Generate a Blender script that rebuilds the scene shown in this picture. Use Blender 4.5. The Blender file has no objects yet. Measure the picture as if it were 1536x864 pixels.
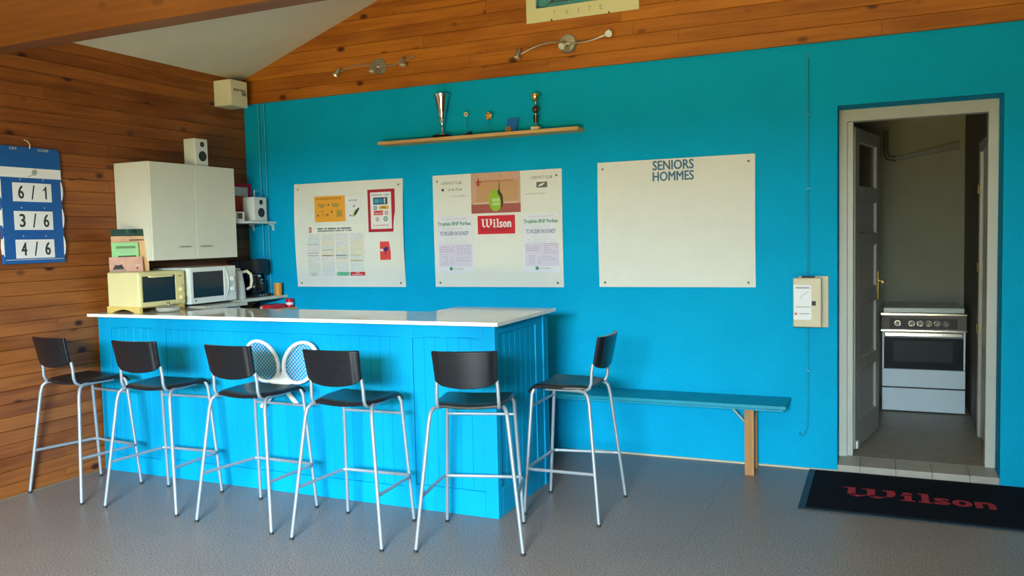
import bpy, math, random
from mathutils import Vector, Matrix
PI = math.pi
random.seed(7)
scene = bpy.context.scene
COL = scene.collection

# ---------------------------------------------------------------- camera
cam_data = bpy.data.cameras.new('camera')
cam = bpy.data.objects.new('camera', cam_data)
COL.objects.link(cam)
cam_data.sensor_width = 36.0
cam_data.lens = 1250.038 / 1536 * 36.0
cam_data.clip_start = 0.05
YAW, PITCH, ROLL = 0.41868334, 0.06109814, -0.02355283
_f = Vector((-math.sin(YAW) * math.cos(PITCH), math.cos(YAW) * math.cos(PITCH), -math.sin(PITCH)))
_r = Vector((math.cos(YAW), math.sin(YAW), 0))
_u = _r.cross(_f)
_r2 = _r * math.cos(ROLL) + _u * math.sin(ROLL)
_u2 = _u * math.cos(ROLL) - _r * math.sin(ROLL)
cam.matrix_world = Matrix(((_r2.x, _u2.x, -_f.x, 4.804876), (_r2.y, _u2.y, -_f.y, -5.459908),
                           (_r2.z, _u2.z, -_f.z, 1.5), (0, 0, 0, 1)))
scene.camera = cam

# ---------------------------------------------------------------- world, light, exposure
world = bpy.data.worlds.new('sky')
scene.world = world
world.use_nodes = True
world.node_tree.nodes['Background'].inputs[0].default_value = (0.62, 0.82, 1.0, 1)
world.node_tree.nodes['Background'].inputs[1].default_value = 0.9
scene.view_settings.view_transform = 'Standard'
scene.view_settings.look = 'None'
scene.view_settings.gamma = 1
scene.view_settings.use_curve_mapping = False
scene.view_settings.exposure = 0.0

def area(name, loc, rot, sx, sy, power, color):
    l = bpy.data.lights.new(name, 'AREA')
    l.shape = 'RECTANGLE'; l.size = sx; l.size_y = sy; l.energy = power; l.color = color
    o = bpy.data.objects.new(name, l); o.location = loc; o.rotation_euler = rot
    COL.objects.link(o)
    return o
# daylight from the open sky beyond the glazed front of the room (faces +Y into the room)
area('daylight_sky', (6.55, -11.5, 4.35), (math.radians(90), 0, 0), 4.8, 4.2, 17200, (0.74, 0.94, 0.98))
# warm light thrown up by the sunlit court outside
area('daylight_court', (5.7, -9.7, 0.05), (math.radians(180), 0, 0), 5.0, 3.6, 2500, (1.0, 0.86, 0.26))

# ---------------------------------------------------------------- materials
MATS = {}
def mat(name, color=(.8, .8, .8), rough=.5, metal=0.0, vary=0.0, scale=8.0, bump=0.0, bscale=60.0,
        emit=None, trans=0.0, spec=.5, coat=0.0):
    if name in MATS: return MATS[name]
    m = bpy.data.materials.new(name); m.use_nodes = True
    nt = m.node_tree; b = nt.nodes['Principled BSDF']
    b.inputs['Base Color'].default_value = (*color, 1)
    b.inputs['Roughness'].default_value = rough
    b.inputs['Metallic'].default_value = metal
    b.inputs['Specular IOR Level'].default_value = spec
    b.inputs['Coat Weight'].default_value = coat
    b.inputs['Coat Roughness'].default_value = .1
    if trans: b.inputs['Transmission Weight'].default_value = trans
    if emit:
        b.inputs['Emission Color'].default_value = (*emit[0], 1); b.inputs['Emission Strength'].default_value = emit[1]
    tc = nt.nodes.new('ShaderNodeTexCoord')
    n = nt.nodes.new('ShaderNodeTexNoise'); n.inputs['Scale'].default_value = scale; n.inputs['Detail'].default_value = 5
    nt.links.new(tc.outputs['Object'], n.inputs['Vector'])
    mr = nt.nodes.new('ShaderNodeMapRange')
    v = max(vary, .02)
    mr.inputs['From Min'].default_value = .3; mr.inputs['From Max'].default_value = .7
    mr.inputs['To Min'].default_value = 1 - v; mr.inputs['To Max'].default_value = 1 + v
    nt.links.new(n.outputs['Fac'], mr.inputs['Value'])
    mx = nt.nodes.new('ShaderNodeVectorMath'); mx.operation = 'SCALE'
    mx.inputs[0].default_value = color
    nt.links.new(mr.outputs[0], mx.inputs['Scale'])
    nt.links.new(mx.outputs[0], b.inputs['Base Color'])
    if bump:
        n2 = nt.nodes.new('ShaderNodeTexNoise'); n2.inputs['Scale'].default_value = bscale; n2.inputs['Detail'].default_value = 6
        nt.links.new(tc.outputs['Object'], n2.inputs['Vector'])
        bp = nt.nodes.new('ShaderNodeBump'); bp.inputs['Strength'].default_value = bump; bp.inputs['Distance'].default_value = .01
        nt.links.new(n2.outputs['Fac'], bp.inputs['Height']); nt.links.new(bp.outputs[0], b.inputs['Normal'])
    MATS[name] = m
    return m

def pine(name, dark, light, axis, rough=.4, knots=1.0):
    """varnished pine; the grain runs along local axis 0 (x) or 1 (y)"""
    m = bpy.data.materials.new(name); m.use_nodes = True
    nt = m.node_tree; b = nt.nodes['Principled BSDF']; L = nt.links.new
    tc = nt.nodes.new('ShaderNodeTexCoord'); oi = nt.nodes.new('ShaderNodeObjectInfo')
    off = nt.nodes.new('ShaderNodeVectorMath'); off.operation = 'SCALE'; off.inputs[0].default_value = (37.0, 53.0, 71.0)
    L(oi.outputs['Random'], off.inputs['Scale'])
    add = nt.nodes.new('ShaderNodeVectorMath'); add.operation = 'ADD'
    L(tc.outputs['Object'], add.inputs[0]); L(off.outputs[0], add.inputs[1])
    def mapped(long, cross):
        mp = nt.nodes.new('ShaderNodeMapping'); s = [cross, cross, cross]; s[axis] = long
        if cross < 10 and axis < 2: s[1 - axis] = .2
        mp.inputs['Scale'].default_value = s; L(add.outputs[0], mp.inputs['Vector']); return mp
    g = nt.nodes.new('ShaderNodeTexNoise'); g.inputs['Scale'].default_value = 1; g.inputs['Detail'].default_value = 6
    g.inputs['Distortion'].default_value = 1.2
    L(mapped(1.2, 26).outputs[0], g.inputs['Vector'])
    w = nt.nodes.new('ShaderNodeTexNoise'); w.inputs['Scale'].default_value = 1; w.inputs['Detail'].default_value = 2
    L(mapped(2.0, 7).outputs[0], w.inputs['Vector'])
    mixf = nt.nodes.new('ShaderNodeMath'); mixf.operation = 'MULTIPLY_ADD'; mixf.inputs[1].default_value = .55
    L(g.outputs['Fac'], mixf.inputs[0])
    m2 = nt.nodes.new('ShaderNodeMath'); m2.operation = 'MULTIPLY_ADD'; m2.inputs[1].default_value = .40
    L(w.outputs['Fac'], m2.inputs[0])
    rr = nt.nodes.new('ShaderNodeMath'); rr.operation = 'MULTIPLY'; rr.inputs[1].default_value = .13
    L(oi.outputs['Random'], rr.inputs[0]); L(rr.outputs[0], m2.inputs[2]); L(m2.outputs[0], mixf.inputs[2])
    cr = nt.nodes.new('ShaderNodeValToRGB')
    cr.color_ramp.elements[0].position = .36; cr.color_ramp.elements[0].color = (*dark, 1)
    cr.color_ramp.elements[1].position = .78; cr.color_ramp.elements[1].color = (*light, 1)
    L(mixf.outputs[0], cr.inputs['Fac'])
    vo = nt.nodes.new('ShaderNodeTexVoronoi'); vo.inputs['Scale'].default_value = 1; vo.inputs['Randomness'].default_value = 1
    L(mapped(4.0, 7.0).outputs[0], vo.inputs['Vector'])
    kr = nt.nodes.new('ShaderNodeMapRange'); kr.inputs['From Min'].default_value = .09; kr.inputs['From Max'].default_value = .19
    kr.inputs['To Min'].default_value = knots; kr.inputs['To Max'].default_value = 0
    L(vo.outputs['Distance'], kr.inputs['Value'])
    mc = nt.nodes.new('ShaderNodeMix'); mc.data_type = 'RGBA'
    L(kr.outputs[0], mc.inputs['Factor']); L(cr.outputs[0], mc.inputs['A'])
    mc.inputs['B'].default_value = (dark[0] * .30, dark[1] * .22, dark[2] * .35, 1)
    L(mc.outputs['Result'], b.inputs['Base Color'])
    b.inputs['Roughness'].default_value = rough
    b.inputs['Specular IOR Level'].default_value = .35
    bp = nt.nodes.new('ShaderNodeBump'); bp.inputs['Strength'].default_value = .15; bp.inputs['Distance'].default_value = .004
    L(g.outputs['Fac'], bp.inputs['Height']); L(bp.outputs[0], b.inputs['Normal'])
    return m

def floor_material():
    m = bpy.data.materials.new('speckled_vinyl'); m.use_nodes = True
    nt = m.node_tree; b = nt.nodes['Principled BSDF']; L = nt.links.new
    tc = nt.nodes.new('ShaderNodeTexCoord')
    n = nt.nodes.new('ShaderNodeTexNoise'); n.inputs['Scale'].default_value = 130; n.inputs['Detail'].default_value = 3
    L(tc.outputs['Object'], n.inputs['Vector'])
    cr = nt.nodes.new('ShaderNodeValToRGB'); e = cr.color_ramp.elements
    e[0].position = .36; e[0].color = (.10, .08, .08, 1); e[1].position = .68; e[1].color = (.335, .28, .268, 1)
    L(n.outputs['Fac'], cr.inputs['Fac'])
    n2 = nt.nodes.new('ShaderNodeTexNoise'); n2.inputs['Scale'].default_value = 1.6; n2.inputs['Detail'].default_value = 4
    L(tc.outputs['Object'], n2.inputs['Vector'])
    mr = nt.nodes.new('ShaderNodeMapRange'); mr.inputs['To Min'].default_value = .85; mr.inputs['To Max'].default_value = 1.15
    L(n2.outputs['Fac'], mr.inputs['Value'])
    s = nt.nodes.new('ShaderNodeVectorMath'); s.operation = 'SCALE'; L(cr.outputs[0], s.inputs[0]); L(mr.outputs[0], s.inputs['Scale'])
    L(s.outputs[0], b.inputs['Base Color'])
    b.inputs['Roughness'].default_value = .38
    b.inputs['Specular IOR Level'].default_value = .4
    return m

BLUE = mat('blue_wall_paint', (.0, .36, .66), .7, vary=.04, scale=3, bump=.35, bscale=45, spec=.08)
BARBLUE = mat('blue_bar_paint', (.0, .30, .58), .45, vary=.05, scale=4, bump=.05, bscale=30, spec=.15)
BENCHBLUE = mat('blue_bench_paint', (.002, .27, .42), .45, vary=.08, scale=9, spec=.4)
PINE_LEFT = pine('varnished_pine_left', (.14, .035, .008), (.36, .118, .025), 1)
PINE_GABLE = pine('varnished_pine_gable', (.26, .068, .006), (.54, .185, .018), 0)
PINE_BEAM = pine('glulam_pine', (.13, .039, .006), (.22, .078, .013), 0, .5, .4)
PINE_LIGHT = pine('pale_pine', (.50, .28, .10), (.78, .50, .22), 0, .5, .35)
PINE_POST = pine('bench_leg_pine', (.34, .15, .05), (.60, .31, .12), 2, .5, .3)
CEIL = mat('white_ceiling_panel', (.62, .60, .53), .8, vary=.03)
FLOOR = floor_material()
DARK = mat('dark_gap', (.02, .015, .012), .9)
WHITEPAINT = mat('white_gloss_paint', (.70, .70, .66), .4, vary=.03)
JAMB = mat('door_frame_paint', (.46, .47, .44), .45, vary=.03)
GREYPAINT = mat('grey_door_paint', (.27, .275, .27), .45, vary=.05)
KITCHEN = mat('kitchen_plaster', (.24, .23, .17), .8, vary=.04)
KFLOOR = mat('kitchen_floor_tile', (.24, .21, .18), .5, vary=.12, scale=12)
STEPTILE = mat('step_tile', (.36, .34, .31), .45, vary=.08, scale=10)
BOARD = mat('gloss_white_board', (.72, .74, .72), .09, vary=.01, spec=.5)
TOP = mat('cream_laminate', (.78, .76, .68), .07, vary=.02, spec=.6)
TOPEDGE = mat('white_edge_band', (.85, .85, .80), .35)
CAB = mat('white_cabinet', (.66, .66, .58), .35, vary=.02)
STEEL = mat('silver_painted_tube', (.34, .39, .46), .38, .45, vary=.03)
PLASTIC = mat('charcoal_plastic', (.009, .010, .014), .27, vary=.1, scale=30, bump=.04, bscale=400, spec=.36)
RUBBER = mat('black_rubber', (.012, .012, .014), .6)
CREAM = mat('cream_enamel', (.72, .65, .36), .35, vary=.03)
YELLOWED = mat('yellowed_plastic', (.66, .50, .16), .4, vary=.05)
WHITEPL = mat('white_plastic', (.68, .72, .72), .35, vary=.02)
OFFWHITE = mat('off_white_plastic', (.70, .67, .52), .45, vary=.03)
GLASSDARK = mat('dark_oven_glass', (.012, .020, .026), .12, spec=.4)
BLACK = mat('black_gloss', (.012, .012, .014), .18)
CHROME = mat('chrome', (.80, .78, .74), .14, 1.0)
NICKEL = mat('brushed_nickel', (.50, .46, .38), .32, .9)
GOLD = mat('gold_metal', (.85, .58, .22), .25, 1.0)
BRONZE = mat('bronze_metal', (.50, .33, .18), .35, .9)
MARBLE = mat('cream_marble', (.70, .66, .52), .3, vary=.12, scale=60)
PAPER = mat('white_paper', (.74, .74, .78), .7, vary=.01)
INK = mat('black_ink', (.03, .03, .035), .6)
GREYINK = mat('grey_ink', (.30, .32, .34), .7)
PALEINK = mat('pale_grey_ink', (.50, .53, .56), .7)
NAVYINK = mat('navy_ink', (.03, .13, .26), .55)
GREENINK = mat('green_ink', (.02, .24, .12), .6)
REDINK = mat('red_ink', (.55, .02, .03), .5)
SCREW = mat('screw_head', (.14, .13, .10), .4, .8)
CLEAR = mat('clear_acrylic', (.85, .97, .97), .04, trans=1.0)

# ---------------------------------------------------------------- mesh helpers
def world_origin(o):
    v = Vector((0, 0, 0))
    while o: v = v + o.location; o = o.parent
    return v

class MB:
    def __init__(s): s.v = []; s.f = []; s.M = None
    def add(s, vs, fs):
        k = len(s.v)
        for p in vs:
            p = Vector(p)
            s.v.append(s.M @ p if s.M else p)
        s.f += [tuple(i + k for i in q) for q in fs]
        return s
    def box(s, x0, y0, z0, x1, y1, z1):
        return s.add([(x0, y0, z0), (x1, y0, z0), (x1, y1, z0), (x0, y1, z0), (x0, y0, z1), (x1, y0, z1), (x1, y1, z1), (x0, y1, z1)],
                     [(0, 3, 2, 1), (4, 5, 6, 7), (0, 1, 5, 4), (1, 2, 6, 5), (2, 3, 7, 6), (3, 0, 4, 7)])
    def hexa(s, p):
        return s.add(p, [(0, 3, 2, 1), (4, 5, 6, 7), (0, 1, 5, 4), (1, 2, 6, 5), (2, 3, 7, 6), (3, 0, 4, 7)])
    def tube(s, pts, r, n=10, cap=True):
        pts = [Vector(p) for p in pts]; N = len(pts); vs = []; fs = []
        rs = r if isinstance(r, (list, tuple)) else [r] * N
        t0 = (pts[1] - pts[0]).normalized(); a = Vector((0, 0, 1)) if abs(t0.z) < .9 else Vector((1, 0, 0))
        nrm = (a - t0 * a.dot(t0)).normalized()
        for i, p in enumerate(pts):
            t = ((pts[min(i + 1, N - 1)] - p).normalized() + (p - pts[max(i - 1, 0)]).normalized()).normalized() if 0 < i < N - 1 \
                else (pts[min(i + 1, N - 1)] - pts[max(i - 1, 0)] if N > 1 else t0).normalized()
            if i == 0: t = t0
            nrm = (nrm - t * nrm.dot(t)).normalized(); b = t.cross(nrm)
            for k in range(n):
                c = 2 * PI * k / n; vs.append(p + (nrm * math.cos(c) + b * math.sin(c)) * rs[i])
        for i in range(N - 1):
            for k in range(n):
                fs.append((i * n + k, i * n + (k + 1) % n, (i + 1) * n + (k + 1) % n, (i + 1) * n + k))
        if cap: fs += [tuple(range(n))[::-1], tuple((N - 1) * n + k for k in range(n))]
        return s.add(vs, fs)
    def lathe(s, prof, c=(0, 0, 0), n=24, axis='z'):
        vs = []; fs = []; N = len(prof)
        for (r, h) in prof:
            for k in range(n):
                a = 2 * PI * k / n; x, y = r * math.cos(a), r * math.sin(a)
                p = {'z': (x, y, h), 'y': (x, h, y), 'x': (h, x, y)}[axis]
                vs.append((p[0] + c[0], p[1] + c[1], p[2] + c[2]))
        for i in range(N - 1):
            for k in range(n): fs.append((i * n + k, i * n + (k + 1) % n, (i + 1) * n + (k + 1) % n, (i + 1) * n + k))
        fs += [tuple(range(n))[::-1], tuple((N - 1) * n + k for k in range(n))]
        return s.add(vs, fs)
    def prism(s, poly, lo, hi, axis='y'):
        n = len(poly)
        def P(a, b, h): return {'y': (a, h, b), 'x': (h, a, b), 'z': (a, b, h)}[axis]
        return s.add([P(a, b, lo) for a, b in poly] + [P(a, b, hi) for a, b in poly],
                     [tuple(range(n)), tuple(range(2 * n - 1, n - 1, -1))] + [(i, (i + 1) % n, n + (i + 1) % n, n + i)[::-1] for i in range(n)])
    def sheet(s, fn, nu, nv, th):
        """fn(u,v)->(point, normal); closed sheet of thickness th"""
        vs = []; fs = []
        for side in (0, 1):
            for j in range(nv + 1):
                for i in range(nu + 1):
                    p, nn = fn(i / nu, j / nv); vs.append(Vector(p) + Vector(nn) * (th if side else 0))
        W = nu + 1; S = W * (nv + 1)
        for j in range(nv):
            for i in range(nu):
                a = j * W + i; fs.append((a, a + W, a + W + 1, a + 1)); fs.append((S + a, S + a + 1, S + a + W + 1, S + a + W))
        for i in range(nu):
            fs.append((i, i + 1, S + i + 1, S + i)); a = nv * W + i; fs.append((a + 1, a, S + a, S + a + 1))
        for j in range(nv):
            a = j * W; fs.append((a + W, a, S + a, S + a + W)); a = j * W + nu; fs.append((a, a + W, S + a + W, S + a))
        return s.add(vs, fs)
    def build(s, name, m, parent=None, bevel=0, smooth=False, local=False, origin=None, kind=None, segs=2):
        me = bpy.data.meshes.new(name)
        vs = [Vector(v) for v in s.v]
        if not local:
            if parent is not None: o0 = world_origin(parent)
            elif origin is not None: o0 = Vector(origin)
            else:
                o0 = Vector(((min(v.x for v in vs) + max(v.x for v in vs)) / 2, (min(v.y for v in vs) + max(v.y for v in vs)) / 2, min(v.z for v in vs)))
            vs = [v - o0 for v in vs]
        me.from_pydata([tuple(v) for v in vs], [], s.f)
        me.materials.append(m)
        import bmesh
        bm = bmesh.new(); bm.from_mesh(me); bmesh.ops.recalc_face_normals(bm, faces=bm.faces[:]); bm.to_mesh(me); bm.free()
        if smooth:
            for p in me.polygons: p.use_smooth = True
            if smooth != 'all':
                try: me.set_sharp_from_angle(angle=math.radians(40))
                except Exception: pass
        o = bpy.data.objects.new(name, me); COL.objects.link(o)
        if parent is not None: o.parent = parent
        elif not local: o.location = o0
        if bevel:
            b = o.modifiers.new('bevel', 'BEVEL'); b.width = bevel; b.segments = segs; b.limit_method = 'ANGLE'
        if kind: o['kind'] = kind
        return o

def thing(name, loc, label, cat, rz=0, group=None):
    o = bpy.data.objects.new(name, None); COL.objects.link(o); o.empty_display_size = .1
    o.location = loc; o.rotation_euler = (0, 0, rz); o['label'] = label; o['category'] = cat
    if group: o['group'] = group
    return o
def tag(o, label, cat, group=None):
    o['label'] = label; o['category'] = cat
    if group: o['group'] = group
    return o
def lab(o, label): o['label'] = label; return o
def struct(o): o['kind'] = 'structure'; return o
def bx(*a): return MB().box(*a)
def disc(c, r, th, axis='y', n=24): return MB().lathe([(r, 0), (r, th)], c, n, axis)

ORI = {'back': Matrix.Rotation(PI / 2, 4, 'X'), 'left': Matrix.Rotation(PI / 2, 4, 'Z') @ Matrix.Rotation(PI / 2, 4, 'X'), 'up': Matrix.Identity(4)}
def text(name, s, c, w, h, orient, m, parent, bold=0.0, extrude=.0003, rot=None, shear=0.0):
    """flat lettering centred at c, fitted to w x h"""
    cu = bpy.data.curves.new(name, 'FONT'); cu.body = s; cu.size = 1; cu.extrude = 0; cu.shear = shear
    cu.resolution_u = 3
    t = bpy.data.objects.new(name, cu); COL.objects.link(t)
    dg = bpy.context.evaluated_depsgraph_get(); dg.update()
    me = bpy.data.meshes.new_from_object(t.evaluated_get(dg))
    bpy.data.objects.remove(t); bpy.data.curves.remove(cu)
    xs = [v.co.x for v in me.vertices]; ys = [v.co.y for v in me.vertices]
    x0, x1, y0, y1 = min(xs), max(xs), min(ys), max(ys)
    R = (rot if rot is not None else ORI[orient])
    off = Vector(c) - (world_origin(parent) if parent else Vector((0, 0, 0)))
    for v in me.vertices:
        p = Vector(((v.co.x - (x0 + x1) / 2) / (x1 - x0) * w, (v.co.y - (y0 + y1) / 2) / (y1 - y0) * h, 0))
        v.co = R @ p + off
    if bold:
        V0 = [v.co.copy() for v in me.vertices]; F0 = [tuple(p.vertices) for p in me.polygons]; d = bold * h; vs = []; fs = []; nc = 0
        e1, e2, e3 = R @ Vector((1, 0, 0)), R @ Vector((0, 1, 0)), R @ Vector((0, 0, 1))
        for (a_, b_) in ((0, 0), (-d, 0), (d, 0), (0, -d * .7), (0, d * .7), (-d * .7, -d * .5), (d * .7, d * .5), (d * .7, -d * .5), (-d * .7, d * .5)):
            k = len(vs); nc += 1; vs += [v + e1 * a_ + e2 * b_ + e3 * (.00009 * nc) for v in V0]; fs += [tuple(i + k for i in f) for f in F0]
        bpy.data.meshes.remove(me); me = bpy.data.meshes.new(name); me.from_pydata(vs, [], fs)
    me.materials.clear(); me.materials.append(m)
    o = bpy.data.objects.new(name, me); COL.objects.link(o)
    if parent: o.parent = parent
    return o
def wilson(c, w, h, orient, m, parent):
    """bold old-style lettering: a double-U capital with a slab, then i l s o n"""
    R = ORI[orient]; off = Vector(c) - world_origin(parent); b = MB()
    def P(x, y, d=0.0): return R @ Vector(((x - .5) * w, (y - .5) * h, d)) + off
    def poly(pts):
        n = len(pts); b.add([P(x, y, .0004) for x, y in pts] + [P(x, y, -.0002) for x, y in pts], [tuple(range(n)), tuple(range(2 * n - 1, n - 1, -1))] + [(i, (i + 1) % n, n + (i + 1) % n, n + i) for i in range(n)])
    for x in (.045, .175): poly([(x, .25), (x + .052, .13), (x + .052, .97), (x - .02, .97), (x - .045, .90), (x, .88)])
    poly([(.305, .25), (.345, .30), (.365, .60), (.355, .97), (.285, .97), (.270, .90), (.305, .85)])
    for x in (.045, .175):
        n = 8; o_ = [(x + .13 * k / n + (.02 if k == 0 else 0), .28 - .26 * math.sin(PI * k / n)) for k in range(n + 1)]; i_ = [(x + .05 + .08 * k / n, .28 - .08 * math.sin(PI * k / n)) for k in range(n + 1)]
        poly(o_ + i_[::-1])
    for x, t in ((.425, .62), (.535, .97)):
        poly([(x - .028, .03), (x + .062, .03), (x + .062, .13), (x + .040, .13), (x + .040, t), (x - .028, t), (x - .028, t - .09), (x - .006, t - .09), (x - .006, .13), (x - .028, .13)])
    poly([(.412, .72), (.465, .72), (.475, .82), (.455, .92), (.415, .92), (.405, .82)])
    b.build('lettering', m, parent, local=True)
    text('lettering', 's', Vector(c) + R @ Vector(((.655 - .5) * w, (.33 - .5) * h, 0)), .085 * w, .62 * h, orient, m, parent, .06)
    text('lettering', 'o', Vector(c) + R @ Vector(((.780 - .5) * w, (.33 - .5) * h, 0)), .105 * w, .60 * h, orient, m, parent, .08)
    text('lettering', 'n', Vector(c) + R @ Vector(((.920 - .5) * w, (.33 - .5) * h, 0)), .105 * w, .60 * h, orient, m, parent, .08)
def bars(name, rects, y, m, parent, th=.0004):
    """small printed bars on a plane facing -Y: rects (x0,z0,x1,z1)"""
    b = MB()
    for (x0, z0, x1, z1) in rects: b.box(x0, y - th, z0, x1, y, z1)
    return b.build(name, m, parent, kind='stuff' if name == 'fine_print' else None)
def word_rows(x0, x1, ztop, zbot, n, th, rnd, fill=.85):
    out = []
    for i in range(n):
        z = ztop - (ztop - zbot) * i / max(n - 1, 1); x = x0
        while x < x1 - .006:
            w = rnd.uniform(.008, .028)
            if rnd.random() < fill: out.append((x, z - th, min(x + w, x1), z))
            x += w + .005
    return out

# ================================================================ STRUCTURE
SL = .354; EAVE = 2.825; RX = 4.0; RW = 8.0; FY = -7.6
def ceil_z(x): return EAVE + SL * (x if x < RX else RW - x)
# floor: sheets of vinyl 1.98 m wide on a dark screed
fl = struct(bx(-.25, -8.0, -.12, RW + .2, .0, -.004).build('floor', DARK, origin=(0, 0, 0)))
edges = [0.0, 1.965, 3.945, 5.925, RW]
for i in range(4):
    bx(edges[i] + .0005, FY, -.004, edges[i + 1] - .0005, -.0, 0).build('vinyl_sheet', FLOOR, fl)
# back wall with the doorway
OX0, OX1, OZ, WT = 4.555, 5.43, 2.245, .24
wb = MB()
wb.box(-.24, 0, -.1, OX0, WT, 2.9); wb.box(OX1, 0, -.1, RW + .2, WT, 2.9); wb.box(OX0, 0, OZ, OX1, WT, 2.9); wb.box(OX0, 0, -.1, OX1, WT, 0)
wall_back = struct(wb.build('wall_back', BLUE, origin=(0, 0, 0)))
MB().prism([(.0, 2.9), (RW, 2.9), (RW, 2.95), (RX, ceil_z(RX) + .1), (.0, 2.95)], .02, WT, 'y').build('gable_backing', DARK, wall_back)
def plank_mesh(name, L, h, th, axis, m):
    """tongue and groove board, chamfered top and bottom edge; long side along axis; face at +x (axis y) or -y (axis x)"""
    c = .0028; prof = [(0, 0), (th - c, 0), (th, c), (th, h - c - .0015), (th - c, h - .0015), (0, h - .0015)]
    me = bpy.data.meshes.new(name); vs = []
    for e in (0, L):
        for (d, z) in prof: vs.append((d, e, z) if axis == 'y' else (e, -d, z))
    n = 6; fs = [tuple(range(n)), tuple(range(2 * n - 1, n - 1, -1))] + [(i, (i + 1) % n, n + (i + 1) % n, n + i) for i in range(n)]
    me.from_pydata(vs, [], fs); me.materials.append(m)
    import bmesh
    bm = bmesh.new(); bm.from_mesh(me); bmesh.ops.recalc_face_normals(bm, faces=bm.faces[:]); bm.to_mesh(me); bm.free()
    return me
# left wall: backing + pine boards
wall_left = struct(bx(-.24, -8.0, -.1, -.02, 0, 2.95).build('wall_left', DARK, origin=(0, 0, 0)))
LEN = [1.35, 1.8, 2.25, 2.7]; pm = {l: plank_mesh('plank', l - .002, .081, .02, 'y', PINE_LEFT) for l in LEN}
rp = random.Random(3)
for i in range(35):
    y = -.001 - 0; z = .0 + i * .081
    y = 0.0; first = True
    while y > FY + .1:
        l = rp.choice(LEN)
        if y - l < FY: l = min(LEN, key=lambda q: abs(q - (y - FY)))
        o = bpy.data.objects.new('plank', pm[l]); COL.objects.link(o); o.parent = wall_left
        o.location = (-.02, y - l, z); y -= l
# gable boards above the blue paint
gm = {}
for i in range(18):
    z = 2.632 + i * .0905
    if z > ceil_z(RX): break
    xs = max(0.0, (z - EAVE) / SL); xe = RW - xs
    x = xs
    while x < xe - .02:
        l = rp.choice([1.5, 2.1, 2.7, 3.3])
        if xe - x - l < .5: l = round(xe - x, 3)
        if l not in gm: gm[l] = plank_mesh('plank', l - .002, .0905, .022, 'x', PINE_GABLE)
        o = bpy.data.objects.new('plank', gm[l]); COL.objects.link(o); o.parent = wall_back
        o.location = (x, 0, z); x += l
# other walls of the room
struct(bx(RW, -8.0, -.1, RW + .2, 0, 2.95).build('wall_right', mat('stained_timber', (.12, .05, .02), .6, vary=.1), origin=(RW, 0, 0)))
wf = MB()
for x0, x1, z0, z1 in ((-.2, .1, -.1, 4.4), (.75, 3.05, -.1, 4.4), (5.25, RW + .2, -.1, 4.4), (.1, .75, 2.2, 4.4), (.1, .75, -.1, .9), (3.05, 5.25, 2.3, 4.4)):
    wf.box(x0, FY - .2, z0, x1, FY, z1)
struct(wf.build('wall_front', WHITEPAINT, origin=(0, FY, 0)))
for k, (a, b, z0, z1) in enumerate(((3.05, 5.25, 0, 2.3), (.1, .75, .9, 2.2))):
    w = MB()
    w.box(a, FY - .12, z0, a + .05, FY - .06, z1); w.box(b - .05, FY - .12, z0, b, FY - .06, z1); w.box(a + .05, FY - .12, z1 - .05, b - .05, FY - .06, z1); w.box(a + .05, FY - .12, z0, b - .05, FY - .06, z0 + .05)
    struct(w.build('window_%d' % (k + 1), WHITEPAINT))
cl = MB()
for x0, x1 in ((-.25, RX), (RX, RW + .25)):
    z0, z1 = ceil_z(max(x0, 0)) - SL * (max(x0, 0) - x0), ceil_z(min(x1, RW)) - SL * (x1 - min(x1, RW))
    cl.hexa([(x0, -8, z0), (x1, -8, z1), (x1, WT, z1), (x0, WT, z0), (x0, -8, z0 + .2), (x1, -8, z1 + .2), (x1, WT, z1 + .2), (x0, WT, z0 + .2)])
struct(cl.build('ceiling', CEIL, origin=(RX, -4, EAVE)))
# ground outside the glazed front
struct(bx(-6, -16, -.3, 14, FY - .2, -.1).build('terrace', mat('clay_court', (.45, .20, .10), .9), origin=(4, -10, -.1)))
# tie beam
MB().box(-.02, -2.52, 2.545, RW + .02, -2.40, 2.93).build('tie_beam', PINE_BEAM, bevel=.004)
tag(bpy.data.objects['tie_beam'], 'thick orange pine roof beam crossing the room below the white ceiling', 'beam')
# bead at the foot of the blue wall, painted frame strip under the boards
struct(bx(2.95, -.012, 0, OX0, 0, .011).build('baseboard_back', mat('beige_bead', (.55, .47, .36), .6)))
struct(bx(.012, -7.5, 0, .020, -1.55, .012).build('baseboard_left', mat('dark_bead', (.16, .10, .06), .6)))

# ---- kitchen behind the doorway
KX0, KX1, KY, KZ, KF = 3.9, 5.43, 2.42, 2.46, .045
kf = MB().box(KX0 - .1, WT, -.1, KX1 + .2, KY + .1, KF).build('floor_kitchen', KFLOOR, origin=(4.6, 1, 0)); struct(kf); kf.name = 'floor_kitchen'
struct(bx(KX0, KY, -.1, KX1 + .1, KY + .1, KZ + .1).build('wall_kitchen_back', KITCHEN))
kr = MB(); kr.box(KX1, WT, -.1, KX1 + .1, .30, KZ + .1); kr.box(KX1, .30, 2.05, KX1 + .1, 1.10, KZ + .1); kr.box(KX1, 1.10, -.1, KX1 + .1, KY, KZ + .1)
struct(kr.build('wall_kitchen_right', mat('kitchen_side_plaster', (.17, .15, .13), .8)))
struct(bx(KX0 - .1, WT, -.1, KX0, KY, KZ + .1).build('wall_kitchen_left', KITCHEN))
struct(bx(KX0 - .1, WT, KZ, KX1 + .1, KY + .1, KZ + .1).build('ceiling_kitchen', KITCHEN))
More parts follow.
